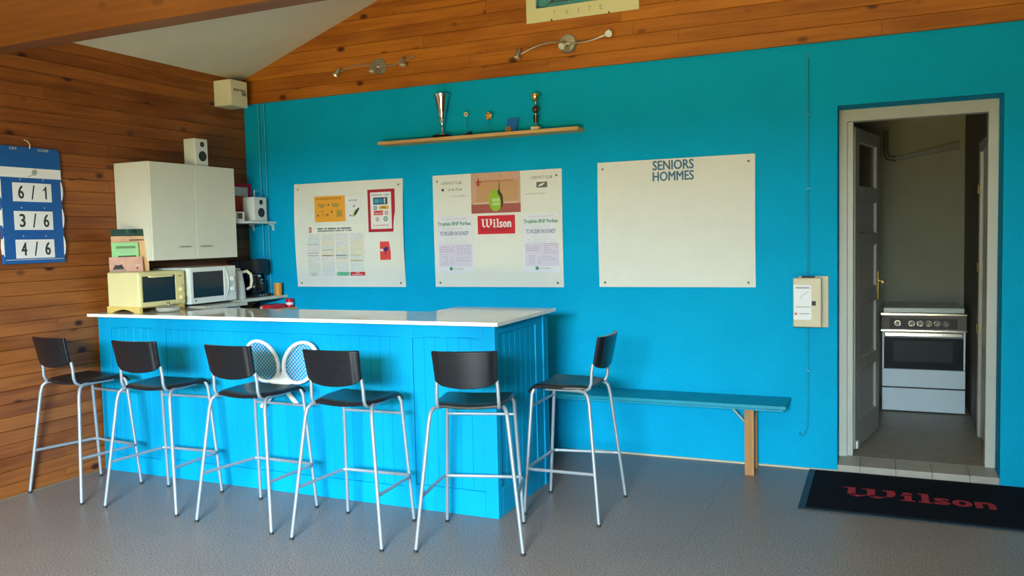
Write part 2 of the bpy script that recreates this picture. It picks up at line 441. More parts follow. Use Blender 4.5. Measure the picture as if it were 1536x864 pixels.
# tiled step
st = struct(bx(OX0, .0, -.0, OX1, WT, .038).build('trim_1', mat('step_mortar', (.20, .18, .16), .9), origin=(5, .1, 0)))
sx = [4.557, 4.685, 4.885, 5.081, 5.279, 5.428]
for i in range(5): bx(sx[i] + .0015, -.006, .004, sx[i + 1] - .0015, WT - .001, KF).build('tile', STEPTILE, st, bevel=.002)
# door frame
FY0, FY1 = .215, .30
d1 = MB()
d1.prism([(OX0, KF), (OX0 + .048, KF), (OX0 + .048, OZ - .075), (OX1 - .055, OZ - .075), (OX1 - .055, KF), (OX1, KF), (OX1, OZ), (OX0, OZ)], FY0, FY1, 'y')
door1 = struct(d1.build('door_1', JAMB, bevel=.003))
s = MB(); s.box(OX0 + .048, FY0 + .03, KF, OX0 + .082, FY1 + .05, OZ - .075); s.build('door_stop', JAMB, door1, bevel=.002)
# door leaf, opened into the kitchen; built flat along +x from the hinge and then swung
leaf = thing('door_leaf', (4.648, .335, 0), 'grey panelled door leaf standing open into the kitchen', 'door', math.radians(78.5))
LW, LH0, LH1, TH = .70, .065, 2.150, .044
f = MB(); f.box(0, 0, LH0, .10, TH, LH1); f.box(LW - .10, 0, LH0, LW, TH, LH1)
rails = [(LH0, .24), (.56, .64), (1.0, 1.10), (1.39, 1.47), (1.68, 1.775), (2.065, LH1)]
for a, b in rails: f.box(.10, 0, a, LW - .10, TH, b)
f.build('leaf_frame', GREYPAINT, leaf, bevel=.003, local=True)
for i in range(5):
    a, b = rails[i][1], rails[i + 1][0]
    if i == 4: bx(.10, .018, a, LW - .10, .024, b).build('pane', mat('dark_door_glass', (.02, .025, .02), .15), leaf, local=True)
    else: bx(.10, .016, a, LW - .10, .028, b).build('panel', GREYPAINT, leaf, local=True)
    m = MB(); x0, x1, c_ = .10, LW - .10, .009
    for (ya, yb) in ((0.0, .018), (TH, .026)):
        for q in ([(x0, a), (x0, b), (x0 + c_, b - c_), (x0 + c_, a + c_)], [(x1, a), (x1, b), (x1 - c_, b - c_), (x1 - c_, a + c_)],
                  [(x0, a), (x1, a), (x1 - c_, a + c_), (x0 + c_, a + c_)], [(x0, b), (x1, b), (x1 - c_, b - c_), (x0 + c_, b - c_)]):
            m.add([(q[0][0], ya, q[0][1]), (q[1][0], ya, q[1][1]), (q[2][0], yb, q[2][1]), (q[3][0], yb, q[3][1]), (q[0][0], .019, q[0][1]), (q[1][0], .019, q[1][1]), (q[2][0], .019, q[2][1]), (q[3][0], .019, q[3][1])],
                  [(0, 1, 2, 3), (7, 6, 5, 4), (0, 4, 5, 1), (1, 5, 6, 2), (2, 6, 7, 3), (3, 7, 4, 0)])
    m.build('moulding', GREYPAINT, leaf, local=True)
h = MB(); h.box(LW - .055, -.006, 1.00, LW - .025, 0, 1.20)
lab(h.build('lock_plate', GOLD, leaf, bevel=.002, local=True), 'brass lock plate')
h = MB().tube([(LW - .04, 0, 1.13), (LW - .04, -.045, 1.13), (LW - .06, -.05, 1.13), (LW - .14, -.05, 1.128)], .009)
lab(h.build('handle', GOLD, leaf, smooth=True, local=True), 'brass lever handle')
bx(.02, -.012, LH0 - .0, .06, 0, LH0 + .05).build('door_wedge_bracket', WHITEPL, leaf, local=True, bevel=.002)
# second doorway in the side wall of the kitchen
d2 = MB().prism([(1.11, KF), (1.11, 2.07), (.305, 2.07), (.305, KF), (.37, KF), (.37, 2.0), (1.03, 2.0), (1.03, KF)], KX1 - .02, KX1 + .02, 'x')
door2 = struct(d2.build('door_2', JAMB, bevel=.003))
bx(KX1 + .0, .37, KF + .01, KX1 + .04, 1.03, 2.0).build('leaf', WHITEPAINT, door2, bevel=.002)
for z in (.80, 1.22, 1.75): MB().tube([(KX1 - .028, 1.03, z - .03), (KX1 - .028, 1.03, z + .03)], .007, 8).build('hinge', GOLD, door2)

# ---- stove
SX0, SX1, SY0, SY1 = 4.803, 5.397, 1.75, 2.34
stove = thing('gas_cooker', (5.10, 2.04, KF), 'white cooker with dark oven glass and steel knob panel in the kitchen', 'cooker')
SWHITE = mat('cooker_enamel', (.52, .62, .72), .3)
bx(SX0 + .004, SY0 + .03, KF + .02, SX1 - .004, SY1, .815).build('body', SWHITE, stove, bevel=.004)
bx(SX0 + .01, SY0 + .02, .83, SX1 - .012, SY1 + .01, .872).build('lid', mat('cooker_lid', (.40, .45, .44), .25), stove, bevel=.006)
bx(SX0 - .002, SY0 + .005, .69, SX1 + .002, SY0 + .05, .826).build('control_panel', mat('brown_steel', (.13, .10, .085), .45, spec=.2), stove, bevel=.003)
bx(SX0 - .004, SY0 - .006, .815, SX1 + .004, SY0 + .05, .828).build('chrome_strip', CHROME, stove)
bx(SX0 - .004, SY0 - .006, .688, SX1 + .004, SY0 + .05, .699).build('chrome_strip', CHROME, stove)
bx(SX0 + .055, SY0, .71, SX1 - .06, SY0 + .01, .79).build('knob_plate', mat('dark_brown_plate', (.025, .016, .016), .4, spec=.2), stove)
for x in (.115, .215, .275, .335, .395, .455):
    k = MB().lathe([(.021, 0), (.018, -.014), (.014, -.026)], (SX0 + x, SY0, .75), 16, 'y').build('knob', mat('brown_knob', (.10, .07, .06), .3), stove, smooth=True)
    MB().lathe([(.0215, 0), (.0215, -.003)], (SX0 + x, SY0, .75), 16, 'y').build('knob_ring', CHROME, k)
bx(SX0 + .018, SY0 - .022, .645, SX1 - .02, SY0 - .004, .683).build('oven_handle', CHROME, stove, bevel=.008)
g = MB(); g.box(SX0 + .006, SY0, .392, SX0 + .018, SY0 + .02, .685); g.box(SX1 - .018, SY0, .392, SX1 - .006, SY0 + .02, .685); g.box(SX0 + .018, SY0, .640, SX1 - .018, SY0 + .02, .685)
dr = g.build('oven_door', SWHITE, stove)
bx(SX0 + .018, SY0 - .002, .392, SX1 - .018, SY0 + .02, .64).build('oven_glass', mat('cooker_glass', (.006, .009, .012), .35, spec=.08), dr)
bx(SX0 + .085, SY0 - .0035, .45, SX1 - .09, SY0 - .002, .61).build('oven_window', mat('oven_window_glass', (.018, .026, .030), .35, spec=.1), dr)
bx(SX0 + .004, SY0, .245, SX1 - .004, SY0 + .03, .388).build('drawer', SWHITE, stove, bevel=.004)
bx(SX0 + .004, SY0, .055, SX1 - .004, SY0 + .03, .236).build('drawer', SWHITE, stove, bevel=.004)
for x in (SX0 + .05, SX1 - .05):
    for y in (SY0 + .08, SY1 - .05): MB().tube([(x, y, KF), (x, y, KF + .025)], .015, 10).build('foot', RUBBER, stove)
bx(SX0 + .003, SY0 + .012, .2365, SX1 - .003, SY0 + .032, .2445).build('drawer_gap_shade', DARK, stove); bx(SX0 + .01, SY0 + .02, .048, SX1 - .01, SY0 + .04, .055).build('plinth', DARK, stove)  # dark strip between the drawers: the gap's shade is put into its colour
# slanting steel rail on the kitchen wall
r = MB()
r.hexa([(4.90, KY - .05, 2.075), (5.385, KY - .05, 2.142), (5.385, KY, 2.142), (4.90, KY, 2.075), (4.90, KY - .05, 2.092), (5.385, KY - .05, 2.205), (5.385, KY, 2.205), (4.90, KY, 2.092)])
rail = thing('steel_flue', (5.1, KY - .03, 2.07), 'bent dark steel duct slanting across the kitchen wall above the cooker', 'duct')
r.build('channel', mat('dull_steel', (.11, .105, .09), .5, .3), rail)
MB().tube([(4.83, KY - .03, 2.33), (4.83, KY - .03, 2.16), (4.845, KY - .03, 2.10), (4.91, KY - .03, 2.082)], .022, 12).build('elbow', mat('dull_steel'), rail, smooth=True)

# ================================================================ BAR
BF, BZ = -1.52, 1.040
bar = thing('bar_counter', (1.5, -1.3, 0), 'bright blue panelled L shaped bar with a cream laminate top', 'bar')
bd = MB(); bd.box(.02, BF + .016, 0, 2.929, -1.13, BZ); bd.box(2.36, -1.13, 0, 2.929, -.76, BZ)
bd.build('carcass', BARBLUE, bar)
def frame_face(parent, openings, a0, a1, z0, z1, place, arch=()):
    """stiles and rails around openings, 16 mm proud"""
    m = MB(); xs = a0
    for k, (p, q, zb, zt) in enumerate(openings):
        place(m, xs, p, z0, z1)
        place(m, p, q, z0, zb); place(m, p, q, zt, z1)
        xs = q
    place(m, xs, a1, z0, z1)
    return m
fo = [(.13, .53, .112, .968), (.616, 2.36, .120, .962), (2.44, 2.867, .140, .968)]
ff = frame_face(bar, fo, .02, 2.945, 0, BZ, lambda m, a, b, c, d: m.box(a, BF, c, b, BF + .016, d))
# shallow arch heads of the narrow panels
for (p, q, zb, zt) in (fo[2], fo[0]):
    n = 10
    pts = [(p, zt + .002)] + [(p + (q - p) * i / n, zt - .012 * (1 - math.sin(PI * i / n))) for i in range(n + 1)] + [(q, zt + .002)]
    ff.prism(pts, BF, BF + .016, 'y')
ff.build('front_frame', BARBLUE, bar, bevel=.003)
eo = [(-1.465, -.955, .160, .985)]
ef = frame_face(bar, eo, BF + .016, -.76, 0, BZ, lambda m, a, b, c, d: m.box(2.929, a, c, 2.945, b, d))
ef.build('end_frame', BARBLUE, bar, bevel=.003)
bx(2.945, -.86, 0, 2.955, -.835, BZ - .002).build('cover_strip', BARBLUE, bar, bevel=.003)
for (p, q, zb, zt) in fo:
    n = max(1, round((q - p) / .068)); w = (q - p) / n
    for i in range(n):
        bx(p + i * w + .0004, BF + .009, zb, p + (i + 1) * w - .0004, BF + .017, zt).build('panel_board', BARBLUE, bar, bevel=.0014, segs=1)
for (p, q, zb, zt) in eo:
    n = 7; w = (q - p) / n
    for i in range(n):
        bx(2.9285, p + i * w + .0012, zb, 2.938, p + (i + 1) * w - .0012, zt).build('panel_board', BARBLUE, bar, bevel=.003, segs=1)
TZ0, TZ1 = 1.040, 1.060
top = MB().prism([(.003, -1.585), (2.992, -1.585), (2.975, -.705), (2.30, -.705), (2.30, -1.05), (.003, -1.05)], TZ0 + .001, TZ1, 'z').build('bar_top', TOP, bar, bevel=.0015)
ed = MB(); ed.box(.003, -1.588, TZ0, 2.994, -1.585, TZ1 - .0005)
ed.hexa([(2.992, -1.588, TZ0), (2.995, -1.588, TZ0), (2.978, -.705, TZ0), (2.975, -.705, TZ0), (2.992, -1.588, TZ1 - .0005), (2.995, -1.588, TZ1 - .0005), (2.978, -.705, TZ1 - .0005), (2.975, -.705, TZ1 - .0005)])
ed.build('edge_band', TOPEDGE, bar)

# ---- worktop, shelf along the left wall
wt = thing('side_worktop', (.27, -.83, 0), 'grey laminate worktop along the wooden wall under the microwave', 'worktop')
bx(.003, -1.045, 1.043, .50, -.62, 1.068).build('slab', mat('grey_laminate', (.50, .50, .44), .25, vary=.1, scale=30), wt, bevel=.002)
bx(.01, -1.04, 0, .44, -.63, 1.042).build('carcass', CAB, wt, bevel=.003)
ws = thing('wall_shelf', (.19, -.3, 1.05), 'pale shelf board below the coffee maker running into the corner', 'shelf')
bx(.003, -.618, 1.052, .375, -.004, 1.074).build('board', mat('pale_laminate', (.60, .64, .56), .3), ws, bevel=.002)
MB().prism([(.003, 1.052), (.25, 1.052), (.003, .90)], -.20, -.185, 'y').build('bracket', WHITEPL, ws)
ls = thing('storage_shelf', (.24, -.3, 0), 'low wooden storage shelf behind the bar holding red packets', 'shelf')
bx(.003, -.60, .958, .47, -.004, .978).build('board', PINE_LIGHT, ls, bevel=.002)
bx(.01, -.595, 0, .03, -.02, .958).build('side_panel', PINE_LIGHT, ls); bx(.43, -.595, 0, .45, -.02, .958).build('side_panel', PINE_LIGHT, ls)
RED = mat('red_card', (.50, .015, .03), .45)
p = thing('snack_packet', (.39, -.2, .978), 'crimson cardboard packet lying on the low shelf behind the bar', 'packet')
bx(.34, -.30, .978, .44, -.12, 1.012).build('carton', RED, p, bevel=.003)
bx(.3405, -.301, .985, .36, -.2995, 1.0).build('flap', PAPER, p)
p = thing('drink_can', (.43, -.055, .978), 'red and white drink can at the end of the low shelf', 'can')
MB().lathe([(.026, 0), (.032, .006), (.032, .062), (.027, .070)], (.43, -.055, .978), 20).build('can_body', mat('red_can', (.60, .02, .05), .3, .3), p, smooth=True)
MB().lathe([(.0324, .02), (.0324, .040)], (.43, -.055, .978), 20).build('white_band', PAPER, p)

# ---- toaster oven on the bar end
OXa, OXb, OYa, OYb, OZa, OZb = .10, .385, -1.50, -1.115, 1.090, 1.328
ov = thing('toaster_oven', (.24, -1.31, TZ1), 'cream toaster oven with a dark glass door at the left end of the bar', 'oven')
bx(OXa, OYa, OZa, OXb, OYb, OZb).build('case', CREAM, ov, bevel=.012, segs=3)
fr = MB(); fr.box(OXb - .005, OYa + .004, OZa + .008, OXb + .012, OYa + .022, OZb - .008); fr.box(OXb - .005, OYb - .085, OZa + .008, OXb + .012, OYb - .004, OZb - .008)
fr.box(OXb - .005, OYa + .022, OZb - .03, OXb + .012, OYb - .085, OZb - .008); fr.box(OXb - .005, OYa + .022, OZa + .008, OXb + .012, OYb - .085, OZa + .038)
fr.build('front_frame', mat('pale_yellow_front', (.66, .60, .30), .35), ov, bevel=.003)
dg_ = bx(OXb, OYa + .022, OZa + .038, OXb + .008, OYb - .085, OZb - .03).build('glass_door', GLASSDARK, ov)
MB().tube([(OXb + .012, OYa + .07, OZb - .032), (OXb + .03, OYa + .08, OZb - .034), (OXb + .03, OYb - .13, OZb - .034), (OXb + .012, OYb - .12, OZb - .032)], .006, 8).build('door_handle', CREAM, dg_, smooth=True)
for z in (1.195, 1.14):
    k = MB().lathe([(.02, 0), (.02, .004), (.015, .006), (.013, .02)], (OXb + .012, OYb - .042, z), 18, 'x').build('dial', CREAM, ov, smooth=True)
    bx(OXb + .030, OYb - .045, z - .012, OXb + .035, OYb - .039, z + .012).build('dial_grip', YELLOWED, k)
bx(OXb + .012, OYb - .06, 1.285, OXb + .0125, OYb - .03, 1.290).build('marking', INK, ov); bx(OXb + .012, OYb - .03, 1.222, OXb + .0125, OYb - .015, 1.226).build('marking', INK, ov)
for (a, b) in ((OYa - .004, OYa + .02), (OYb - .03, OYb - .006)):
    n = 10; xa, xb = OXa - .006, OXb + .004
    pts = [(xa, OZa + .012), (xa, TZ1), (xa + .045, TZ1)] + [(xa + .045 + (xb - xa - .09) * i / n, TZ1 + .024 * math.sin(PI * i / n)) for i in range(1, n)] + [(xb - .045, TZ1), (xb, TZ1), (xb, OZa + .012)]
    MB().prism(pts, a, b, 'y').build('foot', YELLOWED, ov)
# brochures leaning on top of the oven
def stand_card(name, cx, cy, z0, w, h, m, label, cat, ang=math.radians(60), lean=.10, th=.003, depth=0.0):
    n = Vector((math.sin(ang), -math.cos(ang), 0)); u = Vector((math.cos(ang), math.sin(ang), 0))
    o = thing(name, (cx + n.x * depth, cy + n.y * depth, z0), label, cat, ang)
    # local: x along width, -y towards the viewer
    def pl(b):
        b.M = Matrix.Rotation(-lean, 4, 'X'); return b
    pl(MB()).box(-w / 2, -th, 0, w / 2, 0, h).build('cover', m, o, local=True)
    def deco(nm, x0, z0_, x1, z1, mm): return pl(MB()).box(x0, -th - .0006, z0_, x1, -th, z1).build(nm, mm, o, local=True)
    return o, deco
o, d = stand_card('brochure', .222, -1.405, OZb + .001, .225, .285, mat('salmon_print', (.62, .36, .22), .5, vary=.15, scale=9), 'tall salmon brochure with a dark green top standing on the oven', 'brochure')
d('green_band', -.1125, .238, .1125, .285, mat('dark_green_print', (.015, .05, .045), .4)); d('teal_band', -.02, .255, .05, .285, mat('teal_print', (.06, .28, .22), .4))
d('rule', -.1125, .250, .1125, .253, PALEINK); d('title', .0, .208, .09, .215, INK)
d('side_band', .06, 0, .1125, .236, mat('orange_print', (.66, .40, .20), .5))
o, d = stand_card('leaflet', .205, -1.435, OZb + .001, .165, .195, mat('green_paper', (.30, .62, .30), .6), 'pale green leaflet in front of the tall salmon brochure', 'leaflet', depth=.020)
d('heading', -.055, .155, .065, .172, mat('olive_print', (.14, .26, .12), .6)); d('text_line', -.055, .142, .06, .145, GREYINK); d('text_line', -.035, .128, .05, .131, GREYINK)
d('photo_strip', -.045, .085, .065, .108, mat('dark_olive_print', (.03, .06, .03), .5))
o, d = stand_card('postcard', .203, -1.438, OZb + .001, .205, .10, mat('pink_print', (.60, .34, .27), .5, vary=.15, scale=14), 'pink picture card propped lowest on the cream oven', 'card', depth=.040)
q = MB(); q.M = Matrix.Rotation(-.10, 4, 'X')
q.prism([(-.085, .018), (-.065, .05), (-.055, .045), (-.035, .048), (-.028, .052), (-.012, .02)], -.0036, -.003, 'y').build('silhouette', INK, o, local=True)
d('sand_strip', -.1025, 0, -.0, .018, mat('sand_print', (.36, .24, .20), .6)); d('white_mark', .055, .040, .085, .044, PAPER); d('red_mark', .06, .018, .072, .030, REDINK)

# glass dish in front of the oven
gd = thing('glass_dish', (.475, -1.39, TZ1), 'small clear glass dish with a lid beside the cream oven', 'dish')
MB().lathe([(.055, 0), (.075, .008), (.082, .030), (.079, .030), (.072, .011), (.0, .006)], (.49, -1.36, TZ1), 28).build('bowl', mat('cloudy_glass', (.75, .75, .70), .25, trans=.55), gd, smooth=True)
MB().lathe([(.080, .031), (.05, .040), (.014, .043), (.0, .044)], (.49, -1.36, TZ1), 28).build('lid', mat('cloudy_glass'), gd, smooth=True)
MB().lathe([(.006, .043), (.005, .050), (.013, .058), (.010, .066), (.0, .068)], (.49, -1.36, TZ1), 20).build('knob', CHROME, gd, smooth=True)

# ---- microwave
mw = thing('microwave', (.2, -.85, 1.068), 'white microwave with a dark door between the cream oven and the kettle', 'microwave')
MX0, MX1, MY0, MY1, MZ0, MZ1 = .06, .40, -1.08, -.628, 1.083, 1.338
bx(MX0, MY0, MZ0, MX1 - .015, MY1, MZ1).build('case', WHITEPL, mw, bevel=.006)
f = MB(); PW = .095
f.box(MX1 - .015, MY0, MZ0, MX1 + .008, MY0 + .03, MZ1); f.box(MX1 - .015, MY1 - PW - .03, MZ0, MX1 + .008, MY1 - PW, MZ1)
f.box(MX1 - .015, MY0 + .03, MZ1 - .032, MX1 + .008, MY1 - PW - .03, MZ1); f.box(MX1 - .015, MY0 + .03, MZ0, MX1 + .008, MY1 - PW - .03, MZ0 + .042)
dd = f.build('door', WHITEPL, mw, bevel=.004)
bx(MX1 - .012, MY0 + .03, MZ0 + .042, MX1 + .002, MY1 - PW - .03, MZ1 - .032).build('window', GLASSDARK, dd)
MB().tube([(MX1 + .01, MY1 - PW - .012, MZ0 + .04), (MX1 + .026, MY1 - PW - .010, MZ0 + .08), (MX1 + .03, MY1 - PW - .010, (MZ0 + MZ1) / 2), (MX1 + .026, MY1 - PW - .010, MZ1 - .07), (MX1 + .01, MY1 - PW - .012, MZ1 - .03)], .0035, 8).build('door_handle', WHITEPL, dd, smooth=True)
bx(MX1 - .015, MY1 - PW + .001, MZ0, MX1 + .006, MY1, MZ1).build('control_panel', WHITEPL, mw, bevel=.004)
for z in (MZ0 + .16, MZ0 + .085):
    k = MB().lathe([(.021, 0), (.021, .004), (.016, .018)], (MX1 + .006, MY1 - PW / 2, z), 18, 'x').build('dial', WHITEPL, mw, smooth=True)
    bx(MX1 + .024, MY1 - PW / 2 - .004, z - .015, MX1 + .030, MY1 - PW / 2 + .004, z + .015).build('dial_grip', PAPER, k)
bx(MX1 + .008, MY0 + .035, MZ0 + .018, MX1 + .0085, MY0 + .055, MZ0 + .026).build('badge', INK, mw)
for x in (MX0 + .04, MX1 - .05):
    for y in (MY0 + .04, MY1 - .04): MB().tube([(x, y, 1.068), (x, y, MZ0)], .014, 10).build('foot', RUBBER, mw)

# ---- kettle
kt = thing('kettle', (.27, -.50, 1.0745), 'white jug kettle standing right of the microwave', 'kettle')
MB().lathe([(.078, 0), (.08, .02), (.074, .10), (.062, .19), (.058, .215), (.0, .228)], (.27, -.495, 1.0745), 28).build('jug', WHITEPL, kt, smooth=True)
MB().lathe([(.05, .222), (.044, .236), (.012, .240), (.010, .250), (0, .252)], (.27, -.495, 1.0745), 24).build('lid', WHITEPL, kt, smooth=True)
MB().tube([(.29, -.445, 1.275), (.31, -.40, 1.285), (.325, -.375, 1.26), (.328, -.37, 1.21), (.322, -.375, 1.16), (.31, -.41, 1.145)], [.011, .012, .012, .012, .011, .010], 10).build('handle', OFFWHITE, kt, smooth=True)
MB().hexa([(.245, -.58, 1.23), (.285, -.58, 1.23), (.29, -.545, 1.21), (.25, -.545, 1.21), (.25, -.59, 1.29), (.28, -.59, 1.29), (.29, -.545, 1.29), (.25, -.545, 1.29)]).build('spout', WHITEPL, kt)
# ---- coffee maker
cm = thing('coffee_maker', (.19, -.21, 1.074), 'black filter coffee maker with glass jug in the corner', 'coffee maker')
bx(.07, -.31, 1.074, .30, -.11, 1.098).build('base', BLACK, cm, bevel=.008)
bx(.07, -.31, 1.098, .15, -.11, 1.37).build('water_tank', BLACK, cm, bevel=.010)
bx(.15, -.30, 1.255, .29, -.12, 1.375).build('filter_housing', BLACK, cm, bevel=.015)
jug = MB().lathe([(.05, 0), (.066, .02), (.068, .06), (.055, .11), (.045, .13), (.047, .145)], (.222, -.21, 1.099), 28).build('jug', GLASSDARK, cm, smooth=True)
MB().lathe([(.0475, .132), (.0495, .134), (.0495, .147), (.0475, .149)], (.222, -.21, 1.099), 28).build('jug_rim', CHROME, jug, smooth=True)
MB().tube([(.25, -.255, 1.235), (.30, -.27, 1.235), (.315, -.275, 1.20), (.305, -.27, 1.15), (.275, -.25, 1.13)], .008, 8).build('jug_handle', BLACK, jug, smooth=True)
text('badge', 'C', (.2915, -.215, 1.195), .03, .035, 'left', PAPER, cm, .02)
for k in range(3): bx(.3003, -.25 + k * .03, 1.082, .3008, -.235 + k * .03, 1.089).build('switch_mark', PALEINK, cm)
# ---- orange tumbler
tb = MB().lathe([(.030, 0), (.034, .098), (.0315, .098), (.028, .004)], (.335, -.075, 1.0745), 24).build('tumbler', mat('orange_plastic', (.72, .28, .04), .35), smooth=True)
tag(tb, 'orange plastic tumbler near the end of the corner shelf', 'tumbler')

# ---- wall cabinet
cb = thing('wall_cabinet', (.165, -.915, 1.395), 'white two door kitchen cabinet hung on the pine wall', 'cabinet')
bx(.003, -1.315, 1.397, .312, -.515, 2.065).build('carcass', CAB, cb, bevel=.002)
for (a, b, h0, h1) in ((-1.314, -.9215, -1.085, -.985), (-.9185, -.516, -.885, -.785)):
    dz = bx(.313, a, 1.398, .330, b, 2.064).build('door', CAB, cb, bevel=.0025)
    MB().tube([(.330, h0, 1.487), (.346, h0 + .008, 1.487), (.346, h1 - .008, 1.487), (.330, h1, 1.487)], .004, 8).build('handle', NICKEL, dz, smooth=True)
# ---- speakers
def speaker(x0, x1, y0, y1, z0, z1, label, gap=True):
    s = thing('speaker', ((x0 + x1) / 2, (y0 + y1) / 2, z0), label, 'speaker', group='small white two way speakers')
    bx(x0, y0, z0, x1, y1, z1).build('cabinet', WHITEPL, s, bevel=.006, segs=3)
    yc = (y0 + y1) / 2 + .006; H = z1 - z0
    for (r, z, nm) in ((.016, z0 + .79 * H, 'tweeter'), (.034, z0 + .36 * H, 'woofer')):
        c = MB().lathe([(r + .003, .0), (r + .003, .003), (r, .004), (r * .85, .001)], (x1, yc, z), 24, 'x').build(nm, BLACK, s, smooth=True)
        MB().lathe([(r * .82, .001), (r * .3, -.0), (r * .28, .006), (0.001, .009)], (x1 + .001, yc, z), 24, 'x').build('cone', mat('speaker_cone', (.03, .03, .035), .5), c, smooth=True)
    return s
speaker(.19, .30, -.866, -.742, 2.0655, 2.262, 'white speaker standing on top of the wall cabinet')
speaker(.135, .25, -.220, -.066, 1.6735, 1.866, 'white speaker at the corner end of the small high shelf')
# ---- small white shelf with brackets
sh = thing('high_shelf', (.14, -.26, 1.64), 'narrow white shelf carrying the corner speaker right of the cabinet', 'shelf')
bx(.003, -.505, 1.655, .285, -.003, 1.672).build('board', WHITEPL, sh, bevel=.002)
for x in (.05, .255):
    MB().prism([(-.003, 1.655), (-.045, 1.655), (-.045, 1.645), (-.015, 1.63), (-.003, 1.60)], x - .008, x + .008, 'x').build('bracket', WHITEPL, sh)
# red poster leaning in the corner and little display
rp_ = thing('framed_picture', (.05, -.2, 1.673), 'red framed white and orange picture leaning behind the corner speaker', 'picture')
bx(.035, -.50, 1.673, .047, -.012, 1.985).build('frame', mat('crimson_frame', (.46, .01, .05), .4), rp_, bevel=.002)
bx(.047, -.49, 1.705, .0485, -.055, 1.955).build('print', PAPER, rp_)
bx(.0485, -.49, 1.72, .0492, -.105, 1.885).build('orange_field', mat('vermilion_print', (.68, .10, .05), .5), rp_)
MB().lathe([(.04, 0), (.04, .0008)], (.0492, -.25, 1.80), 20, 'x').build('pale_spot', mat('beige_print', (.6, .45, .35), .5), rp_)
cs = thing('cable_end', (.19, -.14, 1.867), 'white cable end looped above the corner speaker', 'cable')
MB().tube([(.18, -.13, 1.867), (.18, -.13, 1.918), (.185, -.125, 1.925)], .003, 8).build('plug', WHITEPL, cs)
MB().tube([(.20, -.10, 1.867), (.205, -.09, 1.89), (.20, -.08, 1.912), (.19, -.09, 1.925), (.18, -.105, 1.92)], .0015, 6).build('loop', mat('grey_cable', (.2, .3, .3), .5), cs)
dp = thing('thermometer', (.24, -.39, 1.6725), 'little white box with a dark screen beside the red picture', 'display')
bx(.205, -.455, 1.6725, .265, -.345, 1.745).build('housing', WHITEPL, dp, bevel=.004)
bx(.265, -.425, 1.69, .2665, -.372, 1.735).build('screen', mat('brown_screen', (.06, .03, .03), .2), dp)

# ---- box under the ceiling corner
pbx = thing('alarm_box', (.08, -.24, 2.575), 'square off-white box fixed high in the corner under the ceiling', 'box')
bx(.001, -.338, 2.577, .150, -.152, 2.778).build('housing', OFFWHITE, pbx, bevel=.004)
bx(.150, -.338, 2.577, .172, -.152, 2.778).build('cover', OFFWHITE, pbx, bevel=.004)
text('lettering', 'your box', (.1726, -.240, 2.703), .13, .026, 'left', INK, pbx, .05)
bx(.1722, -.215, 2.665, .1726, -.165, 2.693).build('label_patch', mat('grey_green_print', (.20, .20, .17), .6), pbx)

# ---- scoreboard
sb = thing('scoreboard', (.02, -1.947, 1.41), 'blue hanging tennis scoreboard with three score cards on the pine wall', 'scoreboard')
SBL = mat('scoreboard_blue', (.008, .09, .34), .35)
y0, y1, z0, z1 = -2.150, -1.745, 1.408, 2.118
c = .03
MB().prism([(y0, z0), (y1, z0), (y1, z1 - c), (y1 - .01, z1 - .008), (y1 - c, z1), (y0 + c, z1), (y0 + .01, z1 - .008), (y0, z1 - c)], .008, .030, 'x').build('panel', SBL, sb, bevel=.002)
bx(.030, y0, 1.930, .0312, y1 + .0, 1.990).build('white_band', PAPER, sb)
for i, (zz, a, b) in enumerate(((1.842, '6', '1'), (1.670, '3', '6'), (1.497, '4', '6'))):
    cd = bx(.030, -2.073, zz - .057, .033, -1.818, zz + .057).build('score_card', PAPER, sb)
    text('number', a, (.0336, -2.022, zz), .034, .078, 'left', INK, cd, .03)
    text('slash', '/', (.0336, -1.943, zz), .022, .085, 'left', INK, cd, .02)
    text('number', b, (.0336, -1.864, zz), .034, .078, 'left', INK, cd, .03) if b != '1' else MB().prism([(-1.862, 1.803), (-1.851, 1.803), (-1.851, 1.881), (-1.859, 1.881), (-1.866, 1.868), (-1.876, 1.862), (-1.876, 1.853), (-1.862, 1.858)], .033, .0336, 'x').build('number', INK, cd)
    for yy in (-2.02, -1.87): MB().lathe([(.006, 0), (.004, .004)], (.030, yy, zz + .078), 10, 'x').build('eyelet', STEEL, cd)
    n = 8
    pts = [(y1 - .004, zz + .075)] + [(y1 + .010 * math.sin(PI * k / n) - .002, zz + .075 - .12 * k / n) for k in range(1, n)] + [(y1 - .004, zz - .045)]
    MB().prism([(a_, b_) for a_, b_ in pts], .012, .0335, 'x').build('page_edge', PAPER, cd)
    pts = [(y0 + .004, zz + .075)] + [(y0 - .006 * math.sin(PI * k / n) + .002, zz + .075 - .12 * k / n) for k in range(1, n)] + [(y0 + .004, zz - .045)]
    MB().prism(pts, .012, .0335, 'x').build('page_edge', PAPER, cd)
text('heading', 'LES', (.0306, -2.055, 2.104), .045, .014, 'left', PALEINK, sb, .02)
text('heading', 'SCORE', (.0306, -1.858, 2.104), .072, .015, 'left', PALEINK, sb, .02)
rk = MB(); 
for k in range(16):
    a, b = 2 * PI * k / 16, 2 * PI * (k + 1) / 16
    P = lambda t: (.0318, -1.925 + .020 * math.cos(t) * .8 + .010 * math.sin(t) * .6, 1.965 + .018 * math.sin(t))
    rk.tube([P(a), P(b)], .0022, 5)
rk.tube([(.0318, -1.937, 1.950), (.0318, -1.968, 1.935)], .0025, 5)
rk.box(.0315, -1.938, 1.952, .0320, -1.912, 1.978)
rk.build('racket_drawing', GREYINK, sb)
bx(.030, y0 + .01, z0 + .022, .0308, y1 - .01, z0 + .026).build('rule', PALEINK, sb)
MB().tube([(.03, -1.948, z1 - .01), (.034, -1.945, z1 + .012), (.028, -1.955, z1 + .035), (.01, -1.965, z1 + .045)], .003, 8).build('hook', OFFWHITE, sb, smooth=True)

